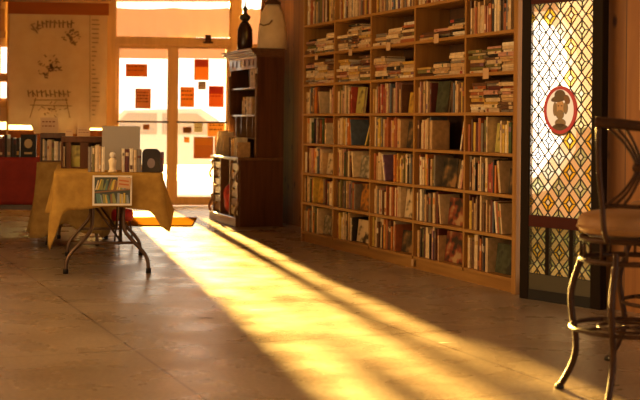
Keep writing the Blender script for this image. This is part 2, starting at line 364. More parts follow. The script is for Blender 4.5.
# flyers taped to the glass
def flyer(x0, y0, x1, y1, col, label, band=None, lines=3, tcol=None, group='flyers taped to the door glass', off=.0):
    a = dl(x0, y1); b = dl(x1, y0)
    t = empty('flyer', MD @ Matrix.Translation((a.x, -.002 + .018, a.z)), label, 'flyer', None)
    W, H = b.x-a.x, b.z-a.z
    pm = cloth_t('flyer_paper', col, tcol or col, .07)
    MB().box(0, 0, 0, W, .0012, H).build('sheet', pm, t)
    im = mat('flyer_print', band or (.16, .05, .02), .8)
    q = MB()
    if band: q.box(W*.06, -.0006, H*.62, W*.94, -.0001, H*.95)
    for k in range(lines):
        zz = H*((.52 if band else .80)-k*(.16 if band else .6/max(lines, 1))); x = W*.1
        while x < W*.82:
            ww = W*R.uniform(.06, .2); q.box(x, -.0006, zz-H*.035, min(x+ww, W*.9), -.0001, zz+H*.035); x += ww+W*.05
    q.build('print', im, t); return t
flyer(125.5, 64, 147.5, 76.5, (.62, .22, .04), 'wide orange sign with dark lettering high on the left glass door', lines=2)
flyer(135, 88.5, 151, 108.5, (.60, .28, .13), 'tan portrait flyer in the middle of the left glass door', lines=4)
flyer(143, 124.5, 149.5, 129.5, (.35, .16, .05), 'tiny brown card just under the left door push bar', lines=1)
flyer(194, 59, 209, 80, (.85, .42, .08), 'yellow flyer with red top band, highest on the right glass door', (.55, .06, .02), 0)
flyer(198, 81.5, 206, 89.5, (.45, .38, .28), 'small grey card between the three bright flyers of the right door', lines=2)
flyer(180, 87, 194.5, 107, (.80, .38, .07), 'plain orange flyer at the left edge of the right door glass', lines=3)
flyer(208.5, 86, 224, 107, (.78, .25, .06), 'orange flyer with a large red block at the right door edge', (.55, .04, .02), 1)
flyer(183, 127, 191.5, 133, (.25, .12, .05), 'small dark brown card just below the right door push bar', lines=1)
flyer(184, 137, 189.5, 142.5, (.85, .55, .1), 'tiny yellow sticker low on the left of the right door glass', lines=1)
flyer(193.5, 137, 213.5, 158.5, (.55, .24, .08), 'square brown poster with orange picture low on the right door', (.70, .30, .05), 0)
flyer(207.5, 122.5, 225, 136.5, (.85, .55, .18), 'pale yellow sheet beside the right door push bar', lines=2)
flyer(214, 137, 225, 190, (.72, .42, .15), 'long narrow yellow sheet running down the right door edge', lines=6)
flyer(194, 122.8, 202.5, 132, (.62, .62, .52), 'pale round-printed sticker beneath the right door push bar', lines=2)

# kraft banner on a rod inside the window
BO = .22
bt = empty('paper_banner', MD @ Matrix.Translation((0, -BO, 0)), 'large kraft paper banner with faded sketches hanging in the shop window', 'banner')
def bl(px, py): p = dl(px, py, BO); return p.x, p.z
xa, za = bl(8, 125); xb, zb_ = bl(107.5, 6); xs, _ = bl(90, 60)
mb = MB(); vs = []; fs = []; n = 30
for i in range(n+1):
    for j in range(13):
        x = xa+(xb-xa)*i/n; z = zb_+(za-(.0 if i < 8 else (.105 if i < 23 else .03))-zb_)*j/12
        vs.append((x, .012*math.sin(i*.55)*j/12, z))
for i in range(n):
    for j in range(12): fs.append((i*13+j, (i+1)*13+j, (i+1)*13+j+1, i*13+j+1))
mb.add(vs, fs, 0, None, True).build('sheet', M_kraft, bt)
_, zh = bl(50, 14.5); MB().box(xa-.01, -.03, zh, xb+.02, -.018, zb_+.03).build('header_band', M_orange_strip, bt)
MB().tube([(xa-.08, -.01, zb_+.045), (xb+.06, -.01, zb_+.045)], .014).build('rod', M_frame, bt)
# sketches: strokes
sk = MB()
def stroke(x0, y0, x1, y1, w=.006):
    a = bl(x0, y0); b = bl(x1, y1); L = math.hypot(b[0]-a[0], b[1]-a[1]); an = math.atan2(b[1]-a[1], b[0]-a[0])
    sk.box(0, -.0005, -w, L, .0005, w, 0, Matrix.Translation((a[0], -.016, a[1])) @ Matrix.Rotation(-an, 4, 'Y'))
def blob(cx, cy, rx, ry, n=10, seed=1, w=.006):
    q = random.Random(seed)
    for _ in range(n):
        a = q.uniform(0, 6.28); r_ = q.uniform(.1, 1); x = cx+rx*r_*math.cos(a); y = cy+ry*r_*math.sin(a)
        g = q.uniform(-.9, .9); l = q.uniform(1.2, 4); stroke(x, y, x+l*math.cos(g), y+l*math.sin(g), w*q.uniform(.6, 1.3))
for i in range(9):          # heading: shaky block letters nobody can read
    x = 38+i*4.2; stroke(x, 20+R.uniform(0, 1), x+R.uniform(-.5, 1), 28, .010); stroke(x, 21+R.uniform(0, 4), x+3, 22+R.uniform(0, 5), .008)
blob(70, 37, 9, 8, 34, 2, .009); blob(33, 28, 6, 4, 14, 3); blob(48, 66, 12, 13, 46, 4, .008)
for i in range(10): x = 28+i*4.4; stroke(x, 90, x+1, 97, .009); stroke(x, 91+R.uniform(0, 4), x+3.5, 91+R.uniform(0, 5), .007)
stroke(30, 118, 36, 98); stroke(66, 98, 70, 118); stroke(34, 100, 68, 100); stroke(30, 105, 72, 106); blob(50, 110, 16, 7, 22, 5)
stroke(90, 12, 90, 122, .004)
for i in range(22): y = 20+i*4.5; stroke(92, y, 92+R.uniform(2, 8), y+.3, .008)
sk.build('sketch', M_ink, bt)

# door mat
pm_ = [flo(118, 226), flo(192.5, 226.2), flo(188, 217.6), flo(122, 217.4)]
mm = MB(); mm.box(0, 0, 0, 1, 1, .012)
xs0, xs1 = pm_[0].x, pm_[1].x
m_ = MB().bbox(0, 0, 0, xs1-xs0, 1.15, .012, .005).build('doormat', M_mat, M=frame(Vector((xs0, pm_[0].y, .0005)), DA*.5))
tag(m_, 'flat rust-orange doormat lying in the sun before the glass doors', 'doormat')

# outdoors: pavement, a parked car
struct(MB().box(-14, .16, -.12, 14, 40, -.02).build('trim_4', mat('pavement', (.80, .78, .74), .9, noise=((.70, .68, .65), (1, 1, 1), 1.5, 5)), M=MD))
def car(M):
    t = empty('parked_car', M, 'blurry grey hatchback parked outside beyond the glass doors', 'car')
    pr_ = [(-2.0, .35), (-1.95, .75), (-1.3, .85), (-.75, 1.35), (.75, 1.40), (1.45, .95), (2.0, .85), (2.05, .4), (1.9, .28), (-1.9, .28)]
    body = mat('pale_car_paint', (.30, .33, .36), .5)
    MB().prism(pr_, -.8, .8).build('body', body, t)
    gm = mat('car_window', (.12, .14, .17), .3)
    for x0, x1, x2, x3 in ((-1.1, -.1, -.1, -.68), (0, 1.25, .68, 0)):
        MB().prism([(x0, .88), (x1, .88), (x2, 1.30), (x3, 1.30)], -.812, -.801).build('side_window', gm, t)
    for x in (-1.3, 1.3):
        MB().lathe([(.1, -.1), (.29, -.1), (.31, -.05), (.31, .05), (.29, .1), (.1, .1)], 20, M=Matrix.Translation((x, -.74, .31)) @ Matrix.Rotation(PI/2, 4, 'X')).build('wheel', M_black, t)
car(MD @ Matrix.Translation((.4, 9.0, -.02)))
M_boxw = mat('niche_paint', (.62, .40, .20), .8)
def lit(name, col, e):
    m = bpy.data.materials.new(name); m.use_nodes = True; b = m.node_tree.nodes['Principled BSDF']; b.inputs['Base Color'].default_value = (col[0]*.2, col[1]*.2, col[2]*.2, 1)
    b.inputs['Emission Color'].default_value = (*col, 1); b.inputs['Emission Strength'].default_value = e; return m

# ------------------------------------------------------------------ bookcase
bc = empty('bookcase', MB_, 'floor-to-ceiling pine bookcase of five columns packed with used books', 'bookcase')
BT = ROW0+ROWH*8+.03; DEP = .31; T = .024
MB().bbox(-.02, 0, 0, .012, DEP, BT, .002).build('side_panel', M_shelfv, bc)
MB().bbox(BWID-.004, -.012, 0, BWID+.048, DEP, BT, .002).build('side_panel', M_shelfv, bc)
for k in range(1, 5): MB().box(DIV[k]-T/2, .001, ROW0, DIV[k]+T/2, DEP-.012, BT-.02).build('divider', M_shelfv, bc)
for k in range(9):
    z = ROW0+ROWH*k; s_ = MB()
    for c in range(5): s_.box(DIV[c]+(.012 if c == 0 else T/2), .0, z-.022, DIV[c+1]-(.004 if c == 4 else T/2), DEP-.012, z)
    s_.build('shelf', M_shelf, bc)
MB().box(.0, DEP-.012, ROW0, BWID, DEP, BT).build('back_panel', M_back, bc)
MB().box(.012, .025, 0, BWID-.004, .045, ROW0-.022).build('kickboard', M_shelf, bc)

def book_mesh(t, h, d, ci, pi, band):
    b = MB(); c = min(.003, t*.15)
    b.box(0, 0, 0, c, d, h, ci).box(t-c, 0, 0, t, d, h, ci)
    b.add([(c, 0, 0), (t*.5, -.003, 0), (t-c, 0, 0), (t-c, .003, 0), (c, .003, 0), (c, 0, h), (t*.5, -.003, h), (t-c, 0, h), (t-c, .003, h), (c, .003, h)],
          [(4, 3, 2, 1, 0), (5, 6, 7, 8, 9), (0, 1, 6, 5), (1, 2, 7, 6), (2, 3, 8, 7), (4, 0, 5, 9), (3, 4, 9, 8)], ci)
    b.box(c, .003, .003, t-c, d-.004, h-.003, PG+pi)
    if band is not None:
        bi, z0, z1 = band
        b.add([(c, -.0006, h*z0), (t*.5, -.0037, h*z0), (t-c, -.0006, h*z0), (c, -.0006, h*z1), (t*.5, -.0037, h*z1), (t-c, -.0006, h*z1)], [(0, 1, 4, 3), (1, 2, 5, 4)], bi)
    return b
LIGHT = ['cream', 'tan', 'white', 'beige', 'cream', 'beige', 'ochre', 'tan', 'pink', 'cream', 'brown', 'rust', 'grey', 'beige']
DARKC = ['brown', 'black', 'maroon', 'rust', 'olive', 'green', 'grey', 'slate blue', 'red', 'brown', 'yellow', 'orange', 'dusty purple']
def pick(): return R.choice(LIGHT) if R.random() < .64 else R.choice(DARKC)
BOOKS = []      # (mesh builder, local matrix, label, group, weight)
ORD = ['first', 'second', 'third', 'fourth', 'fifth', 'sixth', 'seventh', 'eighth', 'ninth', 'tenth', 'eleventh', 'twelfth', 'thirteenth', 'fourteenth', 'fifteenth',
       'sixteenth', 'seventeenth', 'eighteenth', 'nineteenth', 'twentieth', 'twenty-first', 'twenty-second', 'twenty-third', 'twenty-fourth', 'twenty-fifth', 'twenty-sixth', 'twenty-seventh', 'twenty-eighth']
RN = ['bottom shelf', 'second shelf up', 'third shelf up', 'fourth shelf up', 'fifth shelf up', 'sixth shelf up', 'seventh shelf up', 'eighth shelf up']
CL = ['leftmost column', 'second column', 'middle column', 'fourth column', 'right-end column']
def rb(t, h, d, cn):
    ci = CN.index(cn); band = None
    if R.random() < .6:
        z0 = R.choice([.12, .55, .62, .7]); band = (CN.index(pick()), z0, z0+R.uniform(.06, .25))
    return book_mesh(t, h, d, ci, R.randint(0, 1), band)
def addbook(mb, loc, rot, label, group, h, w_): BOOKS.append((mb, Matrix.Translation(loc) @ rot, label, group, w_/((bw(*loc)).y**2)))
def upright(k, c, x0, x1, hint=None):
    """row of standing books from x0 to x1 along the shelf; returns the next ordinal"""
    z = ROW0+ROWH*k; x = x0; i = 0; g = 'books standing on the %s, %s' % (RN[k], CL[c])
    seq = hint or []
    while i < 27:
        t = R.uniform(.015, .036) if R.random() < .8 else R.uniform(.012, .016)
        h = R.choice([.215, .225, .235, .24, .20, .232, .243, .19])+R.uniform(-.006, .006); d = R.uniform(.14, .19)
        cn = seq[i] if i < len(seq) else pick()
        if x+t > x1: break
        lean = 0
        y = .02+R.uniform(0, .022)
        addbook(rb(t, h, d, cn), (x, y, z+.0005), Matrix.Identity(4), '%s book standing %s from left on %s, %s of bookcase' % (cn, ORD[i], RN[k], CL[c]), g, h, t*h)
        x += t+(R.uniform(.0005, .005) if R.random() < .7 else .008); i += 1
    return x, i
def lean_left(k, c, x, n, i, deg, h=None):
    """n books leaning back onto the ones at their left; x is where the top touches"""
    z = ROW0+ROWH*k; a = math.radians(deg); hh = h or R.uniform(.20, .225); p = x+hh*math.sin(a)+.002; g = 'books standing on the %s, %s' % (RN[k], CL[c])
    for j in range(n):
        t = R.uniform(.014, .026); cn = pick()
        addbook(rb(t, hh-j*.004, .17, cn), (p, .022, z+.0008), Matrix.Rotation(-a, 4, 'Y'), 'leaning %s book, %s from left on %s, %s of bookcase' % (cn, ORD[min(i+j, 27)], RN[k], CL[c]), g, hh, t*hh)
        p += t/math.cos(a)+.001
    return p
def lean_right(k, c, x, n, i, deg, h=None):
    """n books whose tops lean right; x is the rightmost reach"""
    z = ROW0+ROWH*k; a = math.radians(deg); hh = h or R.uniform(.20, .225); g = 'books standing on the %s, %s' % (RN[k], CL[c])
    p = x-hh*math.sin(a)-.002
    for j in range(n):
        t = R.uniform(.014, .026); cn = pick()
        M = Matrix.Translation((p, .022, z+.0008)) @ Matrix.Rotation(a, 4, 'Y') @ Matrix.Translation((-t, 0, 0))
        BOOKS.append((rb(t, hh-j*.004, .17, cn), M, 'right-tilted %s book, %s of its kind from right on %s, %s of bookcase' % (cn, ORD[j], RN[k], CL[c]), g, t*hh/(bw(p, 0).y**2)))
        p -= t/math.cos(a)+.001
    return p
FACE = []
def face(k, c, x0, x1, h, cn, artm=None, y=.07, label=''):
    """a book with its cover facing out"""
    z = ROW0+ROWH*k; FACE.append((k, c, x0, x1, h, cn, artm, y, label))
def stack(k, c, x0, n, L, side, maxh=.21):
    z = ROW0+ROWH*k+.0005; zz = z; g = 'books lying in stacks on the %s, %s' % (RN[k], CL[c])
    for j in range(n):
        t = R.uniform(.013, .029); h = L*R.uniform(.86, 1.0); d = R.uniform(.14, .19); cn = R.choice(['cream', 'tan', 'beige', 'white', 'cream', 'pink', 'ochre', 'tan', 'beige']) if R.random() < .66 else R.choice(['black', 'brown', 'brown', 'grey', 'olive', 'maroon', 'rust'])
        if zz+t-z > maxh: break
        x = x0+R.uniform(0, L-h); y = .008+R.uniform(0, .04)
        M = Matrix.Translation((x, y, zz+t)) @ Matrix.Rotation(PI/2, 4, 'Y')
        BOOKS.append((rb(t, h, d, cn), M, '%s book lying %s from bottom, %s stack, %s, %s of bookcase' % (cn, ORD[j], side, RN[k], CL[c]), g, t*h/(bw(x, 0).y**2)))
        zz += t+.0018
A = {n: art('cover_art_'+n, *v) for n, v in {
    'dark': ((.02, .018, .014), (.09, .06, .03), (.30, .16, .06), 9), 'red': ((.03, .02, .015), (.25, .05, .02), (.40, .25, .12), 10),
    'cream': ((.66, .50, .30), (.60, .46, .28), (.05, .025, .015), 10), 'olive': ((.40, .36, .08), (.50, .42, .12), (.05, .04, .02), 7),
    'orange': ((.10, .05, .02), (.55, .22, .03), (.10, .05, .03), 8), 'green': ((.035, .04, .02), (.07, .08, .045), (.02, .02, .015), 9),
    'grey': ((.40, .35, .25), (.10, .09, .06), (.55, .46, .33), 8), 'yellow': ((.60, .36, .05), (.50, .28, .04), (.20, .10, .03), 10)}.items()}
def cell(k, c, frac, hint=None, end=None):
    """standing run over a fraction of the cell, then what the photo shows at its right end"""
    x0 = DIV[c]+.016; x1 = DIV[c+1]-.018; W = x1-x0
    x, i = upright(k, c, x0, x0+W*frac, hint)
    if end is None: return
    kind = end[0]
    if kind == 'L': lean_left(k, c, x, end[1], i, end[2])
    elif kind == 'R': lean_right(k, c, x1, end[1], i, end[2])
    elif kind == 'F': face(k, c, x+.012, min(x1, x+.012+end[3]), end[2], 'brown', end[1], label=end[4])
    elif kind == 'FL':
        p = lean_left(k, c, x, 1, i, 9, .22); face(k, c, p+.01, min(x1, p+.01+end[3]), end[2], 'brown', end[1], label=end[4])
    elif kind == 'LR':
        lean_left(k, c, x, end[1], i, end[2]); lean_right(k, c, x1, 2, i, end[3])
    elif kind == 'M':      # gap, then more standing books at the right
        lean_left(k, c, x, 1, i, 12); upright2(k, c, x1-end[1], x1, i+2)
def upright2(k, c, x0, x1, i0):
    z = ROW0+ROWH*k; x = x0; i = i0; g = 'books standing on the %s, %s' % (RN[k], CL[c])
    while True:
        t = R.uniform(.018, .034); h = R.uniform(.19, .235); cn = pick()
        if x+t > x1: break
        addbook(rb(t, h, .17, cn), (x, .022+R.uniform(0, .02), z+.0005), Matrix.Identity(4), '%s book right of the gap, %s from left on %s, %s of bookcase' % (cn, ORD[min(i, 27)], RN[k], CL[c]), g, h, t*h)
        x += t+.0006; i += 1
# standing rows, seen from the photo: fraction filled and the end of each cell
cell(7, 0, .97); cell(7, 1, .97); cell(7, 2, .97); cell(7, 3, .97)
cell(6, 4, .92, ['brown', 'cream', 'tan', 'rust', 'tan', 'cream', 'beige', 'tan', 'rust', 'pink', 'rust', 'cream', 'black', 'white', 'cream', 'grey'])
cell(4, 0, .42, ['tan', 'cream', 'beige', 'grey', 'slate blue'], ('M', .16))
cell(4, 1, .40, ['cream', 'olive', 'tan', 'grey', 'pink'], ('F', A['olive'], .225, .15, 'olive and yellow book with its cover facing out, fifth shelf up, second column'))
cell(4, 2, .72, ['ochre', 'tan', 'cream', 'brown', 'rust', 'pink', 'red', 'rust', 'tan', 'red', 'rust', 'cream'], ('F', A['yellow'], .16, .11, 'small yellow book facing out on fifth shelf up, middle column'))
cell(4, 3, .26, ['tan', 'pink', 'brown', 'tan', 'brown'], ('F', A['green'], .235, .19, 'dark green book with its cover facing out, fifth shelf up, fourth column'))
upright2(4, 3, DIV[4]-.26, DIV[4]-.014, 6)
cell(3, 0, .75, ['tan', 'orange', 'tan', 'cream', 'white', 'green', 'green', 'black'], ('R', 1, 5))
cell(3, 1, .42, ['rust', 'cream', 'tan', 'cream'], ('LR', 1, 10, 28))
cell(3, 2, .70, ['cream', 'slate blue', 'ochre', 'yellow', 'grey', 'beige', 'rust', 'orange', 'maroon', 'rust'], ('F', A['dark'], .21, .15, 'black and grey book with its cover facing out, fourth shelf up, middle column'))
cell(3, 3, .36, ['brown', 'tan', 'cream', 'rust', 'cream', 'beige'], ('R', 2, 14)); 
cell(3, 4, .46, ['rust', 'brown', 'yellow', 'maroon', 'pink', 'rust', 'grey', 'olive'], ('F', A['olive'], .20, .11, 'olive book with its cover facing out, fourth shelf up, right-end column'))
upright2(3, 4, DIV[5]-.24, DIV[5]-.02, 10)
cell(2, 0, .58, ['white', 'maroon', 'brown', 'tan', 'pink', 'orange', 'cream'], ('F', A['cream'], .19, .17, 'cream book facing out with a brown round picture, third shelf up, leftmost column'))
cell(2, 1, .45, ['tan', 'rust', 'cream', 'cream', 'tan', 'pink'], ('FL', A['grey'], .19, .26, 'grey-green book facing out, third shelf up, second column'))
cell(2, 2, .22, ['olive', 'rust', 'tan'], ('L', 2, 14)); upright2(2, 2, DIV[3]-.40, DIV[3]-.014, 5)
cell(2, 3, .40, ['rust', 'brown', 'white', 'cream', 'ochre', 'orange', 'brown'], ('F', A['dark'], .215, .22, 'dark brown book with pale round emblem facing out, third shelf up, fourth column'))
lean_right(2, 3, DIV[4]-.016, 2, 12, 16)
cell(2, 4, .66, ['grey', 'brown', 'tan', 'beige', 'black', 'rust', 'cream', 'cream', 'grey', 'rust', 'cream'], ('FL', A['dark'], .17, .2, 'black-brown book with rust patches facing out, third shelf up, right-end column'))
cell(1, 0, .30, ['tan', 'black', 'tan', 'cream'], ('F', A['yellow'], .225, .17, 'golden book with brown picture facing out, second shelf up, leftmost column')); upright2(1, 0, DIV[1]-.30, DIV[1]-.014, 6)
cell(1, 1, .55, ['brown', 'olive', 'tan', 'olive', 'black', 'brown'], ('F', A['orange'], .225, .26, 'brown and orange book facing out, second shelf up, second column'))
cell(1, 2, .66, ['cream', 'tan', 'grey', 'cream', 'pink', 'white', 'brown', 'cream', 'rust', 'rust'], ('F', A['cream'], .225, .17, 'cream and red-brown book facing out, second shelf up, middle column'))
cell(1, 3, .48, ['cream', 'brown', 'white', 'grey', 'black', 'tan', 'rust', 'brown'], ('FL', A['red'], .20, .26, 'black book with red picture facing out, second shelf up, fourth column'))
cell(1, 4, .58, ['maroon', 'yellow', 'brown', 'tan', 'cream', 'brown', 'tan', 'cream', 'brown', 'black'], ('L', 4, 9))
cell(0, 0, .50, ['tan', 'grey', 'beige', 'rust', 'grey'], ('F', A['grey'], .17, .16, 'pale grey-olive book facing out on the bottom shelf, leftmost column'))
cell(0, 1, .48, ['rust', 'tan', 'yellow', 'yellow', 'white', 'slate blue', 'cream'], ('F', A['cream'], .19, .24, 'black and white spotted book facing out on the bottom shelf, second column'))
cell(0, 2, .58, ['yellow', 'olive', 'tan', 'cream', 'brown', 'beige', 'cream', 'black', 'orange', 'ochre'], ('F', A['dark'], .17, .22, 'nearly black book facing out on the bottom shelf, middle column'))
cell(0, 3, .48, ['tan', 'cream', 'black', 'olive', 'maroon', 'cream', 'cream', 'tan'], ('F', A['red'], .225, .28, 'black book with orange patch facing out on the bottom shelf, fourth column'))
cell(0, 4, .50, ['ochre', 'cream', 'brown', 'cream', 'cream', 'brown', 'orange', 'brown', 'black'], ('F', A['green'], .20, .26, 'dark slate book facing out on the bottom shelf, right-end column'))
SD = ['left', 'middle', 'right']
def stacks(k, c, ns, hs):
    W = DIV[c+1]-DIV[c]-.05; L = W/len(ns)
    for j, (n, h) in enumerate(zip(ns, hs)): stack(k, c, DIV[c]+.02+L*j+.002, n, L-.006, SD[j if len(ns) == 3 else j*2], h)
stacks(6, 0, (7, 7, 9), (.15, .15, .19)); stacks(6, 1, (7, 10, 9), (.14, .225, .19)); stacks(6, 2, (5, 6, 7), (.11, .14, .18)); stacks(6, 3, (4, 4, 7), (.08, .095, .145))
stacks(5, 0, (10, 10, 10), (.22, .20, .215)); stacks(5, 1, (10, 8, 10), (.20, .18, .235)); stacks(5, 2, (8, 7, 8), (.20, .14, .15)); stacks(5, 3, (4, 6, 9), (.07, .11, .18)); stacks(5, 4, (8, 10, 10), (.17, .20, .215))
stacks(4, 4, (11, 11, 10), (.215, .225, .21))
BOOKS.sort(key=lambda b: -b[4]); print('books', len(BOOKS))
KEEP = 288
for mb, M, lab, g, w_ in BOOKS[:KEEP]:
    if len(lab.split()) > 16: lab = lab.replace(' of bookcase', '')
    o = mb.build('book', BOOKM, M=MB_ @ M); tag(o, lab, 'book', g)
rest = MB()
for mb, M, lab, g, w_ in BOOKS[KEEP:]:
    b0 = len(rest.v); rest.v += [tuple(M @ Vector(v)) for v in mb.v]; rest.f += [tuple(b0+i for i in f_) for f_ in mb.f]; rest.m += mb.m; rest.sm += mb.sm
if rest.v:
    o = rest.build('packed_books', BOOKM, M=MB_); tag(o, 'more distant small books filling the upper and left parts of the bookcase', 'book'); o['kind'] = 'stuff'
for k, c, x0, x1, h, cn, am, y, lab in FACE:
    z = ROW0+ROWH*k; a = math.radians(6); W = max(.08, x1-x0)
    t = empty('book', MB_ @ Matrix.Translation((x0, y, z+.0035)) @ Matrix.Rotation(-a, 4, 'X'), lab, 'book', None)
    b = MB().box(0, 0, 0, W, .003, h).box(0, .021, 0, W, .024, h).box(0, .003, 0, .003, .021, h, 0).box(.003, .003, .003, W-.004, .021, h-.003, 1)
    b.build('cover', [am, M_page], t)
# paper labels on the shelf edges
def tagcard(px, py, w_=.055, h_=.06, label=''):
    p = along(px, py); o = MB().box(-w_/2, -.0022, -h_/2, w_/2, -.001, h_/2).build('shelf_label', M_card, M=MB_ @ Matrix.Translation((p.x, -.0005, p.z)))
    tag(o, label, 'label')
tagcard(316.5, 57.5, .07, .045, 'small paper label on the shelf edge of the leftmost column')
tagcard(350.5, 52.5, .07, .055, 'small paper label on the shelf edge of the second column')
tagcard(388.5, 46.5, .075, .065, 'small paper label on the shelf edge of the middle column')
tagcard(436.5, 38.5, .075, .07, 'small paper label on the shelf edge of the fourth column')
tagcard(486, 73.5, .08, .075, 'tan paper label hanging from the shelf edge of the right-end column')
tagcard(412.5, 262.5, .035, .05, 'tiny white tag low on the bookcase kickboard')

# ------------------------------------------------------------------ stained glass panel
PH = 2.02; DP = .06
sg = empty('stained_glass_panel', MP, 'tall leaded glass panel of clear and yellow diamonds with red-ringed oval portrait', 'stained glass')
M_lead = mat('lead_came', (.03, .025, .02), .5, metal=.3)
M_pf = mat('panel_frame_dark', (.014, .008, .004), .6, spec=.08)
M_redrail = mat('dark_red_rail', (.055, .009, .006), .6, spec=.15)
def pz(py, px): # height on the panel plane
    Pi = MP.inverted(); o = Pi @ Vector((0, 0, CAMZ)); d = Pi.to_3x3() @ ray(px, py); t = -o.y/d.y; q = o+d*t; return q.x, q.z
GX0 = pz(120, 529.5)[0]; GX1 = pz(120, 591.5)[0]; GZ1 = pz(4.5, 529.5)[1]; GZ0 = pz(217.5, 560)[1]; LZ1 = pz(229, 560)[1]; LZ0 = pz(277, 560)[1]
BR = pz(291, 545)[1]
print('glass', GX0, GX1, GZ0, GZ1, LZ0, LZ1, 'PW', PW)
MB().bbox(0, 0, 0, GX0, DP, PH, .004).build('stile', M_pf, sg)
MB().bbox(GX1, 0, 0, PW, DP, PH, .004).build('stile', M_pf, sg)
MB().box(GX0, .004, GZ1, GX1, DP-.004, PH).build('top_rail', M_redrail, sg)
MB().box(GX0, .002, LZ1, GX1, DP-.002, GZ0).build('middle_rail', M_redrail, sg)
MB().box(GX0, .004, 0, GX1, DP-.004, BR).build('kick_panel', M_black, sg)
MB().box(GX0, .008, BR, GX1, DP-.008, LZ0).build('bottom_rail', mat('olive_bottom_rail', (.055, .045, .022), .35), sg)
G = {'rose': glass('rose_glass', (.92, .66, .44), transl=.25), 'clear': glass('clear_lead_glass', (.92, .88, .78), transl=.2), 'yellow': glass('yellow_glass', (.95, .58, .05), transl=.2),
     'green': glass('pale_green_glass', (.62, .66, .40), transl=.2), 'ring': glass('red_ring_glass', (.30, .015, .01), transl=.2)}
GL = list(G.values())
def clip(poly, x0, z0, x1, z1):
    for ax, v, sgn in ((0, x0, 1), (0, x1, -1), (1, z0, 1), (1, z1, -1)):
        out = []
        for i in range(len(poly)):
            p, q = poly[i-1], poly[i]; a = (p[ax]-v)*sgn; b = (q[ax]-v)*sgn
            if (a >= 0) != (b >= 0):
                t = a/(a-b); out.append((p[0]+(q[0]-p[0])*t, p[1]+(q[1]-p[1])*t))
            if b >= 0: out.append(q)
        poly = out
        if len(poly) < 3: return []
    return poly
def lattice(x0, z0, x1, z1, px_, pz_, cx, cz, name, med=None):
    """px_, pz_: half spacing of the star lattice; stars sit where (x-cx)/px_+(z-cz)/pz_ is even"""
    gm = MB(); lead = MB()
    edges = set()
    def piece(uv, mi):
        # uv: corners in diagonal coordinates
        poly = [(cx+(u+v)*px_/2, cz+(u-v)*pz_/2) for u, v in uv]
        poly = clip(poly, x0, z0, x1, z1)
        if not poly: return
        gm.add([(x, .009, z) for x, z in poly], [tuple(range(len(poly)))], mi)
        for i in range(len(poly)):
            a, b = poly[i-1], poly[i]
            k = tuple(sorted([(round(a[0], 4), round(a[1], 4)), (round(b[0], 4), round(b[1], 4))]))
            edges.add(k)
    n = 14; o_, i_ = .66, .27       # outer and inner half size of a star in units where spacing = 2
    for U in range(-2*n, 2*n+1, 2):
        for V in range(-2*n, 2*n+1, 2):
            c = lambda du, dv: (U+du, V+dv)
            row = (U-V)//2
            col = 2 if row % 2 == 0 else 3
            sxc, szc = cx+(U+V)*px_/2, cz+(U-V)*pz_/2
            if name == 'main' and sxc < cx+1.2*px_ and cz-10.5*pz_ < szc < cz-.6*pz_ and not (col == 2 and sxc > cx+.5*px_): col = 1  # stars in the glare zone turned clear, as if washed out by light
            out = [c(-o_, -o_), c(o_, -o_), c(o_, o_), c(-o_, o_)]; inn = [c(-i_, -i_), c(i_, -i_), c(i_, i_), c(-i_, i_)]
            piece(inn, 1)
            for q in range(4): piece([out[q], out[(q+1) % 4], inn[(q+1) % 4], inn[q]], col)
            piece([c(o_, -o_), c(2-o_, -o_), c(2-o_, o_), c(o_, o_)], 0)
            piece([c(-o_, o_), c(o_, o_), c(o_, 2-o_), c(-o_, 2-o_)], 0)
            piece([c(o_, o_), c(2-o_, o_), c(2-o_, 2-o_), c(o_, 2-o_)], 1)
    for a, b in edges:
        L = math.hypot(b[0]-a[0], b[1]-a[1])
        if L < .002: continue
        an = math.atan2(b[1]-a[1], b[0]-a[0])
        lead.box(0, .005, -.0026, L, .013, .0026, 0, Matrix.Translation((a[0], 0, a[1])) @ Matrix.Rotation(-an, 4, 'Y'))
    g_ = gm.build('leaded_glass', GL, sg); lead.build('lead_came', M_lead, g_)
sx = (pz(15, 570.3)[0]-pz(16.5, 549)[0])/2; sz = (pz(16.5, 549)[1]-pz(47.5, 548.5)[1])/2
cx, cz = pz(16.5, 549)
lattice(GX0, GZ0, GX1, GZ1, sx*1.0, sz*1.0, cx, cz, 'main')
b1 = pz(250, 546.5)[0]; b2 = pz(250, 570.5)[0]; hw = .014
for q0, q1 in ((GX0, b1-hw), (b1+hw, b2-hw), (b2+hw, GX1)):
    lattice(q0, LZ0, q1, LZ1, sx*.9, sz*.9, (q0+q1)/2, (LZ0+LZ1)/2, 'low')
for q in (b1, b2): MB().box(q-hw, .004, LZ0, q+hw, DP-.004, LZ1).build('mullion', M_pf, sg)
# dim sheet behind the lower lights is an added glow; portrait medallion
mx_, mz_ = pz(110, 560); mrx = (pz(110, 576.3)[0]-pz(110, 543.7)[0])/2; mrz = (pz(86, 560)[1]-pz(134, 560)[1])/2
def oval(rx, rz, n=40, cx=0, cz=0): return [(cx+rx*math.cos(2*PI*i/n), cz+rz*math.sin(2*PI*i/n)) for i in range(n)]
MO = Matrix.Translation((mx_, -.016, mz_))
med = MB().prism(oval(mrx*.86, mrz*.88), .018, .024).build('portrait_medallion', lit('glowing_cream_enamel', (1, .70, .40), .80), sg); med.matrix_local = MO  # own emission stands in for light from behind
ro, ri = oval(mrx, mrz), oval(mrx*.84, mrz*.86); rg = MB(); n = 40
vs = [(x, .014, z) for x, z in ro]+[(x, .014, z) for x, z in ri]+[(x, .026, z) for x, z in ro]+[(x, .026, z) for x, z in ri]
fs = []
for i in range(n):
    j = (i+1) % n; fs += [(i, j, n+j, n+i), (2*n+i, 3*n+i, 3*n+j, 2*n+j), (i, 2*n+i, 2*n+j, j), (n+i, n+j, 3*n+j, 3*n+i)]
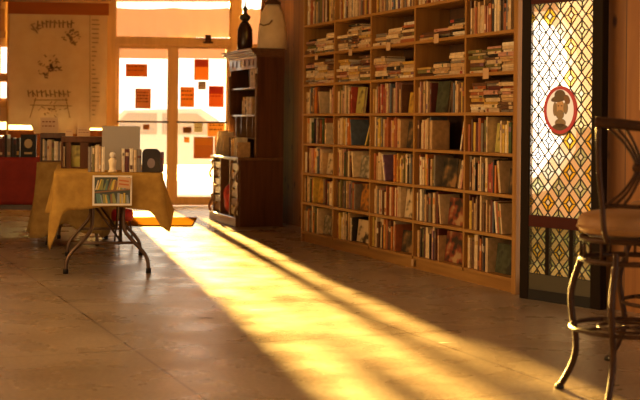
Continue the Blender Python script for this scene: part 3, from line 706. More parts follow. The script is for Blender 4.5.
rgo = rg.add(vs, fs).build('red_ring', lit('glowing_red_glass', (1, .045, .03), .30), med)  # glows by emission instead of light passing through red glass
fig = MB(); u = mrx
def el(cx, cz, rx, rz, m, y=.0165, ang=0, n=20):
    pts = [(cx*u+rx*u*math.cos(2*PI*i/n)*math.cos(ang)-rz*u*math.sin(2*PI*i/n)*math.sin(ang), cz*u+rx*u*math.cos(2*PI*i/n)*math.sin(ang)+rz*u*math.sin(2*PI*i/n)*math.cos(ang)) for i in range(n)]
    fig.prism(pts, y, .0178, m)
el(0, .12, .27, .36, 2)                     # face
el(.0, -.95, .55, .30, 0); el(.02, -.62, .34, .22, 1)   # shoulders, collar
el(0, -.22, .25, .22, 1, .0150)            # beard
el(-.05, .55, .52, .16, 0, .0158, .15); el(-.02, .72, .33, .25, 0, .0155)  # hat
el(-.32, .05, .12, .34, 1, .0160); el(.34, .10, .14, .30, 1, .0160)         # hair
el(.42, .50, .16, .24, 3, .0150, .5)
for s in (-1, 1): el(s*.10, .20, .04, .03, 0, .0145)
fig.build('painted_figure', [mat('paint_umber', (.13, .085, .045), .6), mat('paint_grey_brown', (.30, .22, .13), .6), mat('paint_flesh', (.62, .38, .20), .6), mat('paint_sepia', (.24, .12, .05), .6)], med)

# added glowing sheets behind the leading, in place of daylight through the glass
MB().box(GX0+.002, .034, GZ0-.02, GX1-.002, .038, GZ1).build('glow_sheet', lit('warm_glow_sheet', (1, .60, .27), .95), sg)
MB().box(GX0+.002, .034, BR, GX1-.002, .038, GZ0-.022).build('glow_sheet', lit('dim_glow_sheet', (.85, .66, .20), .34), sg)
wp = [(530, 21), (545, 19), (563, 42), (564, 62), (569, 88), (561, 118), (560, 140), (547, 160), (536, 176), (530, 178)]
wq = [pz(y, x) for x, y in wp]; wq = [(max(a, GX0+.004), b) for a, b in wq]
MB().prism(wq, .026, .0285).build('glare_sheet', lit('glare_sheet', (1, .92, .82), 5.0), sg)  # outline of the sheet imitates the bright glare
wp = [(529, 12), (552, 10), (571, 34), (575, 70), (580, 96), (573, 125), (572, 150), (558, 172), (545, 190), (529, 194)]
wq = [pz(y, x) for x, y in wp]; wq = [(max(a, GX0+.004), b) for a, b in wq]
MB().prism(wq, .029, .0335).build('glare_rim_sheet', lit('glare_rim_sheet', (1, .78, .50), 1.7), sg)  # wider, weaker sheet added as the soft rim of the glare
# picture board at the right edge of the pine wall
pf = empty('wall_picture', MP @ Matrix.Translation((pz(60, 630.5)[0], .085, 0)), 'pale framed board hung on the knotty pine wall at right edge', 'picture')
zb2 = pz(110, 632)[1]
MB().bbox(0, 0, zb2, .9, .012, zb2+1.1, .003).build('frame', M_card, pf); MB().box(.02, -.003, zb2+.025, .88, 0, zb2+1.08).build('sheet', M_white, pf)

# ------------------------------------------------------------------ hutch
hl = flo(212, 219.2); hr = flo(238, 227.2); HW = (hr-hl).length; HA = math.atan2(hr.y-hl.y, hr.x-hl.x); MH = frame(hl, HA); HD = .50
print('hutch', hl, hr, HW, HA)
hu = empty('writing_hutch', MH, 'tall dark carved wooden hutch desk with shelves beside the glass doors', 'hutch')
ZL = .74; UD = .20; ZT = 1.90
# lower body
MB().bbox(HW-.03, .02, .0, HW, HD, ZL-.03, .003).build('side_panel', M_dark, hu)
MB().bbox(0, .02, 0, .03, HD, ZL-.03, .003).build('side_panel', M_dark, hu)
MB().box(.03, HD-.02, .0, HW-.03, HD, ZL-.03).build('back_panel', M_dark, hu)
MB().bbox(-.03, -.02, ZL-.03, HW+.015, HD, ZL, .005).build('desktop', M_darkdes, hu)
MB().bbox(-.02, -.03, 0, HW, .02, .10, .006).box(.03, .02, .03, HW-.03, HD-.02, .10).build('plinth', M_darkdes, hu)
PWD = HW*.30
for x0 in (.03, HW-.03-PWD):
    p = MB().box(x0, .04, .10, x0+PWD, HD-.02, ZL-.03); p.box(x0, .0, .10, x0+.02, .04, ZL-.03).box(x0+PWD-.02, .0, .10, x0+PWD, .04, ZL-.03)
    p.build('pedestal', M_darkdes, hu)
    for zc in range(3):
        z0 = .12+zc*.19
        d = MB().bbox(x0+.022, .012, z0, x0+PWD-.022, .04, z0+.175, .006).build('drawer', M_darkdes, hu)
        k = MB().lathe([(.008, 0), (.008, .012), (.018, .018), (.016, .028), (.004, .032)], 12, M=Matrix.Translation((x0+PWD/2, .012, z0+.09)) @ Matrix.Rotation(PI/2, 4, 'X')).build('knob', M_brass, d)
# carved brackets at the foot and under the desktop
for x in (-.012, HW-.012):
    sc = [(0, .10), (.0, .30)]; pts = [Vector((x, -.012-.02*math.sin(i/10*PI*2), .10+i*.02)) for i in range(11)]
    MB().tube(pts, .016).build('carved_scroll', M_darkdes, hu)
    pts = [Vector((x, -.008-.02*math.sin(i/10*PI*2), .48+i*.02)) for i in range(11)]; MB().tube(pts, .014).build('carved_scroll', M_darkdes, hu)
# upper part
MB().bbox(HW-.025, UD, ZL, HW, HD, ZT-.06, .003).build('side_panel', M_dark, hu)
MB().bbox(0, UD, ZL, .025, HD, ZT-.06, .003).build('side_panel', M_dark, hu)
MB().box(.025, HD-.015, ZL, HW-.025, HD, ZT-.06).build('back_panel', M_dark, hu)
for z in (.95, 1.20, 1.50): MB().box(.025, UD+.004, z-.016, HW-.025, HD-.015, z).build('shelf', M_darkdes, hu)
for q in (.2, .4, .6, .8): MB().box(HW*q-.006, UD+.01, .95, HW*q+.006, HD-.015, 1.184).build('divider', M_darkdes, hu)
MB().box(0, UD-.012, ZT-.20, HW, UD, ZT-.06).build('frieze', M_darkdes, hu)
cn_ = MB(); 
for i, (ov, z0, z1) in enumerate(((.02, ZT-.08, ZT-.06), (.045, ZT-.06, ZT-.035), (.07, ZT-.035, ZT-.01), (.09, ZT-.01, ZT+.012))): cn_.bbox(-ov, UD-ov, z0, HW+ov*.3, HD, z1, .004)
cn_.build('cornice', M_darkdes, hu)
for i in range(6): MB().bbox(HW*(.1+.15*i), UD-.020, ZT-.17, HW*(.1+.15*i)+.05, UD-.011, ZT-.10, .004).build('carved_block', M_darkdes, hu)
for x in (.012, HW-.012): MB().tube([(x, UD-.01, ZL+i*.1) for i in range(10)], [.012+.005*(i % 2) for i in range(10)]).build('turned_post', M_darkdes, hu)
HB = 0
def hbook(x, y, z, t, h, d, cn, label, lean=0):
    o = rb(t, h, d, cn).build('book', BOOKM, M=MH @ Matrix.Translation((x, y, z+.0008)) @ Matrix.Rotation(math.radians(lean), 4, 'Y'))
    tag(o, label, 'book', 'books on the hutch')
x = HW*.55
for i, (cn, t) in enumerate((('brown', .04), ('cream', .045), ('tan', .05), ('beige', .045), ('tan', .045), ('cream', .04))):
    hbook(x, UD+.05, 1.50, t, .22-.02*(i % 2), .16, cn, '%s book %s from left on the top shelf of the dark hutch' % (cn, ORD[i])); x += t+.002
x = HW*.30
for i, (cn, t) in enumerate((('white', .03), ('tan', .03), ('cream', .03), ('brown', .05), ('white', .03), ('cream', .04), ('tan', .05), ('beige', .05), ('tan', .045))):
    hbook(x, UD+.05, 1.20, t, .16+.02*((i*2) % 3), .15, cn, '%s book %s from left on the second shelf of the dark hutch' % (cn, ORD[i])); x += t+.006*(i % 3)+.002
# papers and books on the desktop
for i, (x, t, h, a, cn) in enumerate(((.0, .03, .29, 24, 'white'), (.15, .02, .27, 20, 'white'), (.28, .02, .22, 14, 'cream'), (.52, .025, .21, 0, 'brown'), (.60, .035, .19, 0, 'tan'), (.70, .02, .20, 8, 'white'), (.80, .04, .16, 0, 'tan'))):
    hbook(x*HW/.97, .03, ZL+(.012 if a else 0), t, h, .14, cn, '%s book, %s from left on the hutch desktop%s' % (cn, ORD[i], ', leaning' if a else ''), a)
# red bag in the kneehole
def blobmesh(name, M, rx, ry, rz, mat_, seed, n=16, amp=.12, parent=None):
    q = random.Random(seed); vs = []; fs = []; m_ = 10; ph = [q.uniform(0, 6) for _ in range(4)]
    for i in range(m_+1):
        th = PI*i/m_
        for k in range(n):
            g = 2*PI*k/n; s = 1+amp*math.sin(3*g+ph[0]+2*th)+amp*.6*math.sin(5*g+ph[1]-th*3)
            vs.append((rx*math.sin(th)**.7*math.cos(g)*s, ry*math.sin(th)**.7*math.sin(g)*s, rz*(1-math.cos(th))))
    for i in range(m_):
        for k in range(n): fs.append((i*n+k, i*n+(k+1) % n, (i+1)*n+(k+1) % n, (i+1)*n+k))
    b = MB().add(vs, fs, 0, None, True); return b.build(name, mat_, parent, M)
o = blobmesh('red_bag', MH @ Matrix.Translation((HW/2, .10, .101)), HW*.125, .11, .17, M_redbag, 3); tag(o, 'crumpled crimson fabric bag in the hutch kneehole', 'bag')
# things on top of the hutch
HT = ZT+.012
o = empty('bottle_vessel', MH @ Matrix.Translation((HW*.22, UD+.10, HT)), 'dark tall vessel with pointed stopper on top of the hutch', 'vessel')
MB().lathe([(.05, 0), (.085, .01), (.09, .10), (.085, .26), (.06, .32), (.04, .35)], 20).build('body', mat('dark_glaze', (.035, .015, .01), .25), o)
MB().lathe([(.03, .35), (.06, .38), (.065, .41), (.03, .44), (.02, .47), (.035, .49), (.008, .53), (.003, .60)], 16).build('stopper', mat('black_stopper', (.015, .012, .01), .4), o)
o = MB().tube([(0, 0, 0), (.03, .02, .35), (.10, .03, .72)], .018).build('walking_stick', M_dark, M=MH @ Matrix.Translation((HW*.60, UD+.14, HT+.004))); tag(o, 'thin dark stick leaning above the hutch beside the cream bag', 'stick')
def bag():
    t = empty('canvas_bag', MH @ Matrix.Translation((HW*.88, HD*.80, HT)) @ Matrix.Rotation(-HA, 4, 'Z'), 'upright cream canvas bag on the near end of the hutch top', 'bag')
    vs = []; fs = []; n = 24; prof = [(.150, 0), (.158, .02), (.150, .14), (.140, .26), (.118, .38), (.085, .46), (.07, .49)]
    for i, (r_, z) in enumerate(prof):
        for k in range(n):
            g = 2*PI*k/n; s = 1+.05*math.sin(4*g+i*.6); vs.append((r_*s*math.cos(g), r_*.5*s*math.sin(g), z))
    for i in range(len(prof)-1):
        for k in range(n): fs.append((i*n+k, i*n+(k+1) % n, (i+1)*n+(k+1) % n, (i+1)*n+k))
    fs += [tuple(range(n-1, -1, -1)), tuple((len(prof)-1)*n+k for k in range(n))]
    MB().add(vs, fs, 0, None, True).build('body', M_cream, t)
    MB().tube([(-.135, -.06, .27), (-.09, -.085, .25), (-.03, -.085, .27), (.0, -.08, .31)], .008).build('fold_seam', mat('bag_seam', (.30, .20, .10), .9), t)
    MB().lathe([(.02, .485), (.085, .485), (.09, .51), (.05, .53), (.04, .58)], 18).build('hat', mat('brown_felt', (.10, .045, .02), .9), t)
bag()

# ------------------------------------------------------------------ tables
def drape(mat_, W, D, top, drop_fn, flare_fn, M, name, label, seed=1):
    """tablecloth: top sheet and hanging folds round a W x D table whose near-left corner is local 0,0"""
    q = random.Random(seed); rad = .02; per = []
    seg = [((0, 0), (W, 0), (0, -1)), ((W, 0), (W, D), (1, 0)), ((W, D), (0, D), (0, 1)), ((0, D), (0, 0), (-1, 0))]
    for a, b, nrm in seg:
        L = math.hypot(b[0]-a[0], b[1]-a[1]); n = int(L/.03)
        for i in range(n):
            t = i/n; per.append((a[0]+(b[0]-a[0])*t, a[1]+(b[1]-a[1])*t, nrm, t, seg.index((a, b, nrm))))
    N = len(per); vs = []; fs = []; J = 12
    for i, (x, y, nrm, t, si) in enumerate(per):
        # outward direction bends round the corners
        cxx, cyy = nrm
        if t < .12: pn = seg[si-1][2]; k = .5*(1-t/.12); cxx, cyy = nrm[0]*(1-k)+pn[0]*k, nrm[1]*(1-k)+pn[1]*k
        if t > .88: pn = seg[(si+1) % 4][2]; k = .5*(t-.88)/.12; cxx, cyy = nrm[0]*(1-k)+pn[0]*k, nrm[1]*(1-k)+pn[1]*k
        d = drop_fn(si, t); fl = flare_fn(si, t)
        for j in range(J+1):
            s = j/J; off = .006+fl*s**1.3+.018*s*math.sin(i*.62+seed)*(1 if si != 0 else .6)
            vs.append((x+cxx*off, y+cyy*off, top+.004-(d*s if j else 0)))
    for i in range(N):
        i2 = (i+1) % N
        for j in range(J): fs.append((i*(J+1)+j, i*(J+1)+j+1, i2*(J+1)+j+1, i2*(J+1)+j))
    fs.append(tuple(i*(J+1) for i in range(N)))
    o = MB().add(vs, fs, 0, None, True).build(name, mat_, None, M)
    so = o.modifiers.new('thick', 'SOLIDIFY'); so.thickness = .003; so.offset = 1
    tag(o, label, 'tablecloth'); return o
def fold_table(M, W, D, label, legs_at, top=.74, group=None):
    t = empty('folding_table', M, label, 'table', group)
    MB().bbox(0, 0, top-.035, W, D, top, .006).build('tabletop', M_tabletop, t)
    MB().box(.03, .03, top-.07, W-.03, .05, top-.035).box(.03, D-.05, top-.07, W-.03, D-.03, top-.035).box(.03, .05, top-.07, .05, D-.05, top-.035).box(W-.05, .05, top-.07, W-.03, D-.05, top-.035).build('apron_rail', M_steel, t)
    for yl, sgn in legs_at:
        c = W/2; kk = min(1, W/.76)
        for s in (-1, 1):
            pts = [(c+s*.115*kk, yl, top-.07), (c+s*.112*kk, yl, .48), (c+s*.112*kk, yl, .38), (c+s*.125*kk, yl, .31), (c+s*.18*kk, yl, .24), (c+s*.25*kk, yl, .165), (c+s*.29*kk, yl, .10), (c+s*.30*kk, yl, .012)]
            # smooth
            P = [Vector(p) for p in pts]; Q = []
            for i in range(len(P)-1):
                for u_ in (0, .33, .66):
                    p0, p1, p2, p3 = P[max(i-1, 0)], P[i], P[i+1], P[min(i+2, len(P)-1)]
                    Q.append(.5*((2*p1)+(p2-p0)*u_+(2*p0-5*p1+4*p2-p3)*u_**2+(3*p1-p0-3*p2+p3)*u_**3))
            Q.append(P[-1]); l = MB().tube(Q, .0145).build('leg', M_steel, t)
            MB().lathe([(.019, 0), (.019, .03), (.016, .035)], 12, c=(c+s*.30*kk, yl)).build('foot_cap', M_black, l)
        MB().tube([(c-.195*kk, yl, .222), (c+.195*kk, yl, .222)], .011).build('cross_bar', M_steel, t)
        MB().tube([(c-.30*kk, yl, top-.085), (c+.30*kk, yl, top-.085)], .012).build('cross_bar', M_steel, t)
        MB().tube([(c-.10*kk, yl, .50), (c+.10*kk, yl+sgn*.05, .225), (c+.10*kk, yl+sgn*.42, top-.055)], .009).build('brace', M_steel, t)
    return t
A1 = .19; TW, TD = .76, 1.83
nl = flo(65.5, 273.4); nr = flo(148.7, 273.0); mid = (nl+nr)/2; print('legs', nl, nr)
cI = Vector((math.cos(A1), math.sin(A1), 0)); cJ = Vector((-math.sin(A1), math.cos(A1), 0))
o1 = mid-cI*TW/2-cJ*.24; MT1 = frame(o1, A1)
fold_table(MT1, TW, TD, 'folding table with brown tubular legs under the mustard cloth, nearest table', ((.24, 1), (TD-.36, -1)))
def drop1(si, t):
    if si == 0: return .25+.30*math.exp(-(t/.055)**2)+.17*math.exp(-((1-t)/.07)**2)+.012*math.sin(t*9)
    if si == 1: return .25+.17*math.exp(-(t/.05)**2)+.06*t
    if si == 3: return .30+.25*math.exp(-((1-t)/.04)**2)
    return .28
def flare1(si, t):
    if si == 0: return .012+.03*math.exp(-(t/.08)**2)+.07*math.exp(-((1-t)/.08)**2)
    if si == 1: return .06+.05*math.exp(-(t/.10)**2)
    return .05
drape(M_cloth, TW, TD, .74, drop1, flare1, MT1, 'tablecloth', 'mustard tablecloth draped over the nearest folding table with a poster pinned on', 2)
# second table, behind at the left
o2 = at(38, 120, 11.0); o2.z = 0; MT2 = frame(o2, .04)
fold_table(MT2, .56, 1.0, 'folding table under the olive cloth behind the nearest table', ((.2, 1), (.8, -1)))
drape(M_cloth2, .56, 1.0, .74, lambda si, t: .66-.10*math.sin(t*PI)+.03*math.sin(t*11), lambda si, t: .10 if si == 3 else (.10*(1-t)**3+.02 if si == 0 else .03), MT2, 'tablecloth', 'olive tablecloth hanging low on the table behind the nearest one', 5)
# third table with the red cloth at the left edge
o3 = at(-52, 120, 12.3); o3.z = 0; MT3 = frame(o3, .02)
t3 = empty('wooden_table', MT3, 'dark-legged wooden table under the red cloth at the left edge', 'table')
MB().box(0, 0, .70, .90, .7, .74).build('tabletop', M_dark, t3)
for x in (.03, .82):
    for y in (.03, .62): MB().box(x, y, 0, x+.05, y+.05, .70).build('leg', M_dark, t3)
MB().box(.03, .03, .23, .87, .05, .28).build('stretcher', M_dark, t3)
drape(M_red, .90, .7, .74, lambda si, t: .46, lambda si, t: .012, MT3, 'tablecloth', 'plain dark red tablecloth on the table at the left edge', 9)

# poster on the cloth front: picture of bookshelves with a white border and tan tag
pa = MT1.inverted()
def t1(px, py, yloc):      # picture point onto the plane y = yloc of table one
    o = pa @ Vector((0, 0, CAMZ)); d = pa.to_3x3() @ ray(px, py); t = (yloc-o.y)/d.y; return o+d*t
q0 = t1(92.3, 205.5, -.05); q1 = t1(132, 175.5, -.05); W, H = q1.x-q0.x, q1.z-q0.z
po = empty('bookshelf_poster', MT1 @ Matrix.Translation((q0.x, -.062, q0.z)), 'white-bordered colour photo print of leaning books pinned to the mustard tablecloth', 'poster')
MB().box(0, 0, 0, W, .002, H).build('sheet', M_white, po)
pp = MB(); pp.box(.014, -.0008, .014, W-.012, -.0001, H-.012, 0)
q = random.Random(11); pm2 = [mat('print_shadow', (.05, .06, .05), .5)]+[mat('print_'+n_, c_, .5) for n_, c_ in (('gold', (.60, .42, .08)), ('teal', (.10, .20, .18)), ('cream', (.62, .52, .32)), ('olive', (.25, .26, .08)), ('brown', (.25, .12, .05)), ('steel', (.26, .30, .34)))]
for zlo, zhi in ((.016, H*.44), (H*.52, H-.02)):
    x = .018
    while x < W-.03:
        t = q.uniform(.008, .018); a = q.uniform(.05, .38) if zlo > .1 else q.uniform(-.30, .05)
        hh = (zhi-zlo)*q.uniform(.75, .98)
        x2 = x+hh*math.sin(a); 
        if x2 > .016 and x2+t < W-.014 and x+t < W-.014: pp.prism([(x, zlo), (x+t, zlo), (x2+t, zlo+hh), (x2, zlo+hh)], -.0014, -.0009, q.randint(1, 6))
        x += t+.002
pp.prism([(.014, H*.42), (W-.012, H*.52), (W-.012, H*.56), (.014, H*.46)], -.0020, -.0015, 5)
pp.build('picture', pm2, po)
pt = MB().prism([(W*.62, H*.62), (W*.95, H*.55), (W*.99, H*.92), (W*.64, H*.97)], -.0032, -.0022, 0)
for k in range(2): pt.prism([(W*.67, H*(.70+k*.12)), (W*.92, H*(.66+k*.12)), (W*.92, H*(.71+k*.12)), (W*.67, H*(.75+k*.12))], -.0036, -.0033, 1)
pt.build('tan_tag', [M_card, mat('tag_print', (.45, .13, .04), .8)], po)

# ---- goods on the tables (local frame of table one)
TZ = .7455+.003
def on1(px, y): return t1(px, 170, y).x
def tbook(M, x, y, z, t, h, d, cn, label, lean=0, group=None):
    o = rb(t, h, d, cn).build('book', BOOKM, M=M @ Matrix.Translation((x, y, z)) @ Matrix.Rotation(math.radians(lean), 4, 'Y')); tag(o, label, 'book', group); return o
M_bkend = mat('black_bookend_enamel', (.015, .012, .014), .35, coat=.3)
# rounded bookend with oval emblem
x0 = on1(142, .10); x1 = on1(160, .10); W = x1-x0
be = empty('bookend', MT1 @ Matrix.Translation((x0, .10, TZ)), 'black round-shouldered bookend with pale oval emblem at the near table corner', 'bookend')
pts = [(0, 0), (W, 0), (W, .12)]+[(W-.035+.035*math.cos(g*PI/12), .135+.035*math.sin(g*PI/12)) for g in range(0, 7)]+[(.035-.035*math.sin(g*PI/12), .135+.035*math.cos(g*PI/12)) for g in range(0, 7)]+[(0, .12)]
MB().prism(pts, 0, .006).build('plate', M_bkend, be); MB().box(0, .006, 0, W, .10, .004).build('foot', M_bkend, be)
MB().prism(oval(.028, .036, 20, W*.5, .065), -.002, 0).build('emblem', mat('pewter_emblem', (.22, .17, .17), .4), be)
xx = on1(160.6, .13)
for i, (p0, p1, h, cn, lab) in enumerate(((122, 124.5, .17, 'white', 'thin white book left of the red-brown one near the table front'), (125, 129, .165, 'maroon', 'red-brown book standing near the front of the mustard table'),
                                (129.5, 133, .17, 'white', 'white book right of the red-brown one on the mustard table'), (133.5, 136.5, .16, 'cream', 'cream book beside the white one near the black bookend'), (137, 141.5, .165, 'grey', 'grey book directly left of the black bookend'))):
    a = on1(p0, .11); b = on1(p1, .11); tbook(MT1, a, .11, TZ, b-a, h, .14, cn, lab)
a = on1(160.5, .15); tbook(MT1, a, .115, TZ, .022, .145, .14, 'dusty purple', 'purple book just right of the black bookend')
# pale figurine
fgx = on1(112.5, .09)
fg = empty('figurine', MT1 @ Matrix.Translation((fgx, .09, TZ)), 'small pale figurine standing before the grey board on the mustard table', 'figurine')
MB().lathe([(.030, 0), (.032, .008), (.026, .012), (.022, .03), (.026, .06), (.030, .085), (.018, .10), (.010, .105)], 20).build('body', M_cream, fg)
MB().lathe([(.010, .103), (.020, .112), (.023, .125), (.018, .138), (.006, .145)], 16).build('head', M_white, fg)
# books left of figurine
for i, (p0, p1, h, cn) in enumerate(((88, 91.5, .18, 'grey'), (92, 94.5, .185, 'olive'), (95, 98.5, .19, 'cream'), (99, 101, .185, 'tan'), (101.4, 104.5, .18, 'white'))):
    a = on1(p0, .13); b = on1(p1, .13); tbook(MT1, a, .13, TZ, b-a, h, .14, cn, '%s book standing %s from left in the front row above the poster' % (cn, ORD[i]))
# grey board leaning
a = t1(102, 150, .50); b = t1(140, 150, .50); zt = t1(120, 126, .50).z
gb = MB().box(0, 0, 0, b.x-a.x, .008, zt-TZ).build('display_board', M_grey, M=MT1 @ Matrix.Translation((a.x, .50, TZ)) @ Matrix.Rotation(math.radians(-5), 4, 'X'))
tag(gb, 'plain grey rectangular board propped up on the mustard table', 'board')
# dark display racks with books
def rack(M, x0, x1, y, H, label, posts, bl_, pic=None):
    t = empty('book_rack', M @ Matrix.Translation((x0, y, TZ)), label, 'book rack'); W = x1-x0
    MB().bbox(0, 0, H-.045, W, .22, H, .004).build('top_board', M_dark, t); MB().box(0, .205, .0, W, .22, H-.045).build('back_panel', M_dark, t); MB().box(.0, .0, 0, W, .205, .010).build('base_board', M_dark, t)
    for p in posts: MB().box(W*p[0], 0, .010, W*p[1], .205, H-.045).build('upright', M_dark, t)
    return t
RH = .245
xa1, xb1 = t1(61, 150, .80).x, t1(102.5, 150, .80).x
rack(MT1, xa1, xb1, .80, RH, 'dark wooden book rack on the far half of the mustard table', ((0, .04), (.12, .24), (.46, .66), (.95, 1.0)), None)
W_ = xb1-xa1
def fillr(M, xs, xe, y, z, hh, what, cols=None):
    x = xs; i = 0
    while x < xe-.015:
        t = min(R.uniform(.014, .026), xe-x-.001); cn = (cols or ['cream', 'white', 'tan', 'beige', 'grey', 'olive'])[i % 6]; tbook(M, x, y, z, t, hh*R.uniform(.85, 1), .14, cn, '%s book, %s from left %s' % (cn, ORD[i], what)); x += t+.001; i += 1
fillr(MT1, xa1+W_*.045, xa1+W_*.118, .815, TZ+.011, .17, 'in the first slot of the dark rack')
fillr(MT1, xa1+W_*.665, xa1+W_*.945, .815, TZ+.011, .175, 'in the right slot of the dark rack')
o = MB().box(0, 0, 0, W_*.21, .02, .165).build('book', A['olive'], M=MT1 @ Matrix.Translation((xa1+W_*.245, .83, TZ+.0115))); tag(o, 'picture-covered green book facing out between the dark rack posts', 'book')
# table two row
i2 = MT2.inverted()
def t2(px, py, yloc): o = i2 @ Vector((0, 0, CAMZ)); d = i2.to_3x3() @ ray(px, py); t = (yloc-o.y)/d.y; return o+d*t
xa2, xb2 = t2(40, 150, .15).x, t2(68, 150, .15).x
rack(MT2, xa2, xb2, .15, RH+.01, 'dark wooden book rack on the olive-clothed table', ((0, .05), (.95, 1)), None)
fillr(MT2, xa2+.02, xb2-.02, .165, TZ+.011, .19, 'in the rack on the olive-clothed table', ['cream', 'grey', 'beige', 'tan', 'olive', 'white'])
# cards on top of the racks
def card(M, fn, y, x0, y0, x1, y1, z, label, m_=M_card, lines=2):
    a = fn(x0, 130, y).x; b = fn(x1, 130, y).x; H = fn((x0+x1)/2, y0, y).z-z
    t = empty('sign_card', M @ Matrix.Translation((a, y, z)), label, 'sign'); MB().box(0, 0, 0, b-a, .004, H).build('card', m_, t)
    q = MB()
    for k in range(lines):
        x = (b-a)*.12; zz = H*(.72-k*.28)
        while x < (b-a)*.8: w_ = (b-a)*R.uniform(.08, .2); q.box(x, -.0006, zz-H*.04, min(x+w_, (b-a)*.9), -.0001, zz+H*.04); x += w_+(b-a)*.06
    q.build('print', mat('card_print', (.22, .08, .03), .8), t)
card(MT2, t2, .22, 40, 117.5, 58, 136, TZ+RH+.012, 'large tan sign card standing on the left dark rack')
card(MT1, t1, .90, 65.5, 130, 73, 138, TZ+RH+.002, 'small tan card on the left end of the right dark rack', lines=1)
card(MT1, t1, .88, 77, 127.5, 90, 138, TZ+RH+.002, 'medium tan card in the middle of the right dark rack')
# red table goods
i3 = MT3.inverted()
def t3f(px, py, yloc): o = i3 @ Vector((0, 0, CAMZ)); d = i3.to_3x3() @ ray(px, py); t = (yloc-o.y)/d.y; return o+d*t
a = t3f(20.5, 150, .12); b = t3f(36, 150, .12)
bk = empty('book', MT3 @ Matrix.Translation((a.x, .12, TZ)), 'black book with a gold round emblem facing out on the red-clothed table', 'book')
MB().box(0, 0, 0, b.x-a.x, .03, .225).build('cover', M_black, bk)
em = MB(); W = b.x-a.x
em.prism(oval(W*.26, W*.30, 20, W/2, .135), -.0012, -.0002); em.box(W*.25, -.0012, .03, W*.75, -.0002, .05); em.build('emblem', mat('gold_stamp', (.45, .30, .10), .4), bk)
x = t3f(-30, 150, .1).x; i = 0; xe = a.x-.006
while x < xe-.02:
    t = R.uniform(.018, .035); t = min(t, xe-x-.001); cn = R.choice(['black', 'brown', 'grey', 'maroon', 'black', 'olive', 'tan']); tbook(MT3, x, .10, TZ, t, R.uniform(.17, .235), .15, cn, '%s book, %s from left in the row on the red-clothed table' % (cn, ORD[i])); x += t+.001; i += 1
o = MB().box(0, 0, 0, .10, .10, .055).build('orange_box', mat('orange_card', (.60, .14, .03), .6), M=MT3 @ Matrix.Translation((a.x+.01, .26, TZ+.0)) ); 
bpy.data.objects.remove(o)
# red round stool seat thing under the far end of the table
rp = flo(122, 245)
rs = empty('small_red_stool', Vector((rp.x, rp.y, 0)), 'small stool with round red padded seat seen beneath the mustard table', 'stool')
MB().lathe([(.02, .22), (.09, .22), (.10, .25), (.10, .29), (.085, .32), (.02, .33)], 20).build('seat', M_redbag, rs)
for k in range(3):
    g = 2*PI*k/3+.4; MB().tube([(.07*math.cos(g), .07*math.sin(g), .225), (.10*math.cos(g), .10*math.sin(g), .008)], .008).build('leg', M_steel, rs)

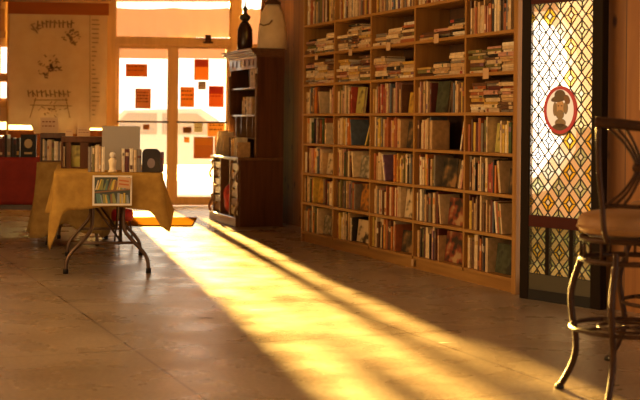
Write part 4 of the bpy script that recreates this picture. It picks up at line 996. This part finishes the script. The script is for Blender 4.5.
# ------------------------------------------------------------------ bar stools
SC = Vector((1.292, 5.17, 0))
def catmull(pts, k=5):
    P = [Vector(p) for p in pts]; Q = []
    for i in range(len(P)-1):
        p0, p1, p2, p3 = P[max(i-1, 0)], P[i], P[i+1], P[min(i+2, len(P)-1)]
        for j in range(k):
            u_ = j/k; Q.append(.5*((2*p1)+(p2-p0)*u_+(2*p0-5*p1+4*p2-p3)*u_**2+(3*p1-p0-3*p2+p3)*u_**3))
    Q.append(P[-1]); return Q
def ring(mb, r_, z, t, n=40, c=(0, 0)): mb.tube([(c[0]+r_*math.cos(2*PI*i/n), c[1]+r_*math.sin(2*PI*i/n), z) for i in range(n)], t, 8, closed=True); return mb
prof = [(.205, .61), (.208, .575), (.222, .53), (.248, .45), (.256, .38), (.246, .30), (.232, .22), (.236, .15), (.262, .08), (.300, .012)]
def stool(M, legang, backang, label):
    t = empty('bar_stool', M, label, 'bar stool')
    for k in range(4):
        g = legang+k*PI/2
        l = MB().tube(catmull([(r_*math.cos(g), r_*math.sin(g), z) for r_, z in prof]), .0135, 10).build('leg', M_bronze, t)
        MB().lathe([(.018, 0), (.022, .006), (.018, .016), (.012, .022)], 12, c=(.303*math.cos(g), .303*math.sin(g))).build('foot', M_black, l)
    m_ = MB(); ring(m_, .243, .285, .0095); m_.build('foot_ring', M_bronze, t)
    m_ = MB(); ring(m_, .205, .655, .011); ring(m_, .205, .568, .011); m_.build('seat_band', M_bronze, t)
    for k in range(12): g = 2*PI*k/12+.2; MB().tube([(.205*math.cos(g), .205*math.sin(g), .57), (.205*math.cos(g), .205*math.sin(g), .655)], .006).build('spindle', M_bronze, t)
    m_ = MB(); ring(m_, .13, .285, .007); 
    for k in range(2): g = legang+PI/4+k*PI/2; m_.tube([(.243*math.cos(g), .243*math.sin(g), .285), (-.243*math.cos(g), -.243*math.sin(g), .285)], .007)
    m_.build('stretcher', M_bronze, t)
    MB().lathe([(.06, .64), (.17, .66), (.19, .672), (.05, .675)], 32).build('swivel_plate', M_seatside, t)
    s_ = MB().lathe([(.05, .673), (.19, .674), (.212, .685), (.220, .71), (.216, .738), (.20, .755), (.16, .766), (.08, .772), (.01, .773)], 40).build('seat', M_leather, t)
    pp_ = MB(); ring(pp_, .219, .703, .005); pp_.build('piping', M_leather, s_)
    # back: two posts, top rail, lower rail, bound rods
    MBk = Matrix.Rotation(backang, 4, 'Z')     # local: back stands at y = -.215, x across
    hwid = .165; yb = -.222
    for s in (-1, 1):
        MB().tube([MBk @ p for p in catmull([(s*.13, yb+.03, .655), (s*.150, yb, .70), (s*.158, yb, .80), (s*(hwid+.01), yb-.008, .95), (s*(hwid+.015), yb-.015, 1.12)])], .0115, 10).build('back_post', M_bronze, t)
    MB().tube([MBk @ p for p in catmull([(-hwid-.028, yb-.012, 1.135), (-hwid*.6, yb-.03, 1.128), (0, yb-.04, 1.118), (hwid*.6, yb-.03, 1.128), (hwid+.028, yb-.012, 1.135)])], .021, 12).build('top_rail', M_bronze, t)
    MB().tube([MBk @ p for p in catmull([(-.152, yb, .805), (0, yb-.02, .800), (.152, yb, .805)])], .009).build('lower_rail', M_bronze, t)
    for s in (-1, 1):
        for q_ in range(3):
            x0 = .055+q_*.034
            pts = [(s*(x0+.02), yb-.03, 1.11), (s*(x0*.55+.012), yb-.034, 1.05), (s*(.010+q_*.012), yb-.034, .955), (s*(x0*.55+.012), yb-.028, .865), (s*(x0+.02), yb-.01, .808)]
            MB().tube([MBk @ p for p in catmull(pts)], .006, 8).build('back_rod', M_bronze, t)
    MB().lathe([(.045, .94), (.05, .95), (.05, .96), (.045, .97)], 12, M=MBk @ Matrix.Translation((0, yb-.034, 0)) @ Matrix.Diagonal((1, .32, 1, 1))).build('collar', M_bronze, t)
    return t
la = math.atan2(5.33-SC.y, 1.02-SC.x)
stool(Matrix.Translation(SC), la, -.05, 'bronze metal bar stool with tan leather seat, nearest at right edge')
S2 = Vector((1.69, 5.93, 0)); stool(Matrix.Translation(S2), math.atan2(5.97-S2.y, 1.375-S2.x), .9, 'second bronze bar stool partly hidden behind the nearest stool')

# chips and scuffs in the floor
for i, (px, py, lx, ly) in enumerate(((257, 310, .09, .03), (206, 318, .10, .035), (446, 343, .08, .035), (299, 286, .10, .02), (257, 270, .07, .02), (176, 246, .08, .02))):
    p = flo(px, py); q = random.Random(i); n = 12
    poly = [(lx/2*math.cos(2*PI*k/n)*q.uniform(.6, 1.2), ly/2*math.sin(2*PI*k/n)*q.uniform(.5, 1.3)) for k in range(n)]
    b = MB(); b.add([(x, y, .0004) for x, y in poly]+[(0, 0, .0012)], [(k, (k+1) % n, n) for k in range(n)]); o = b.build('floor_chip', mat('floor_chip_dirt', (.05, .03, .018), .8), M=Matrix.Translation((p.x, p.y, 0)))
    struct(o)
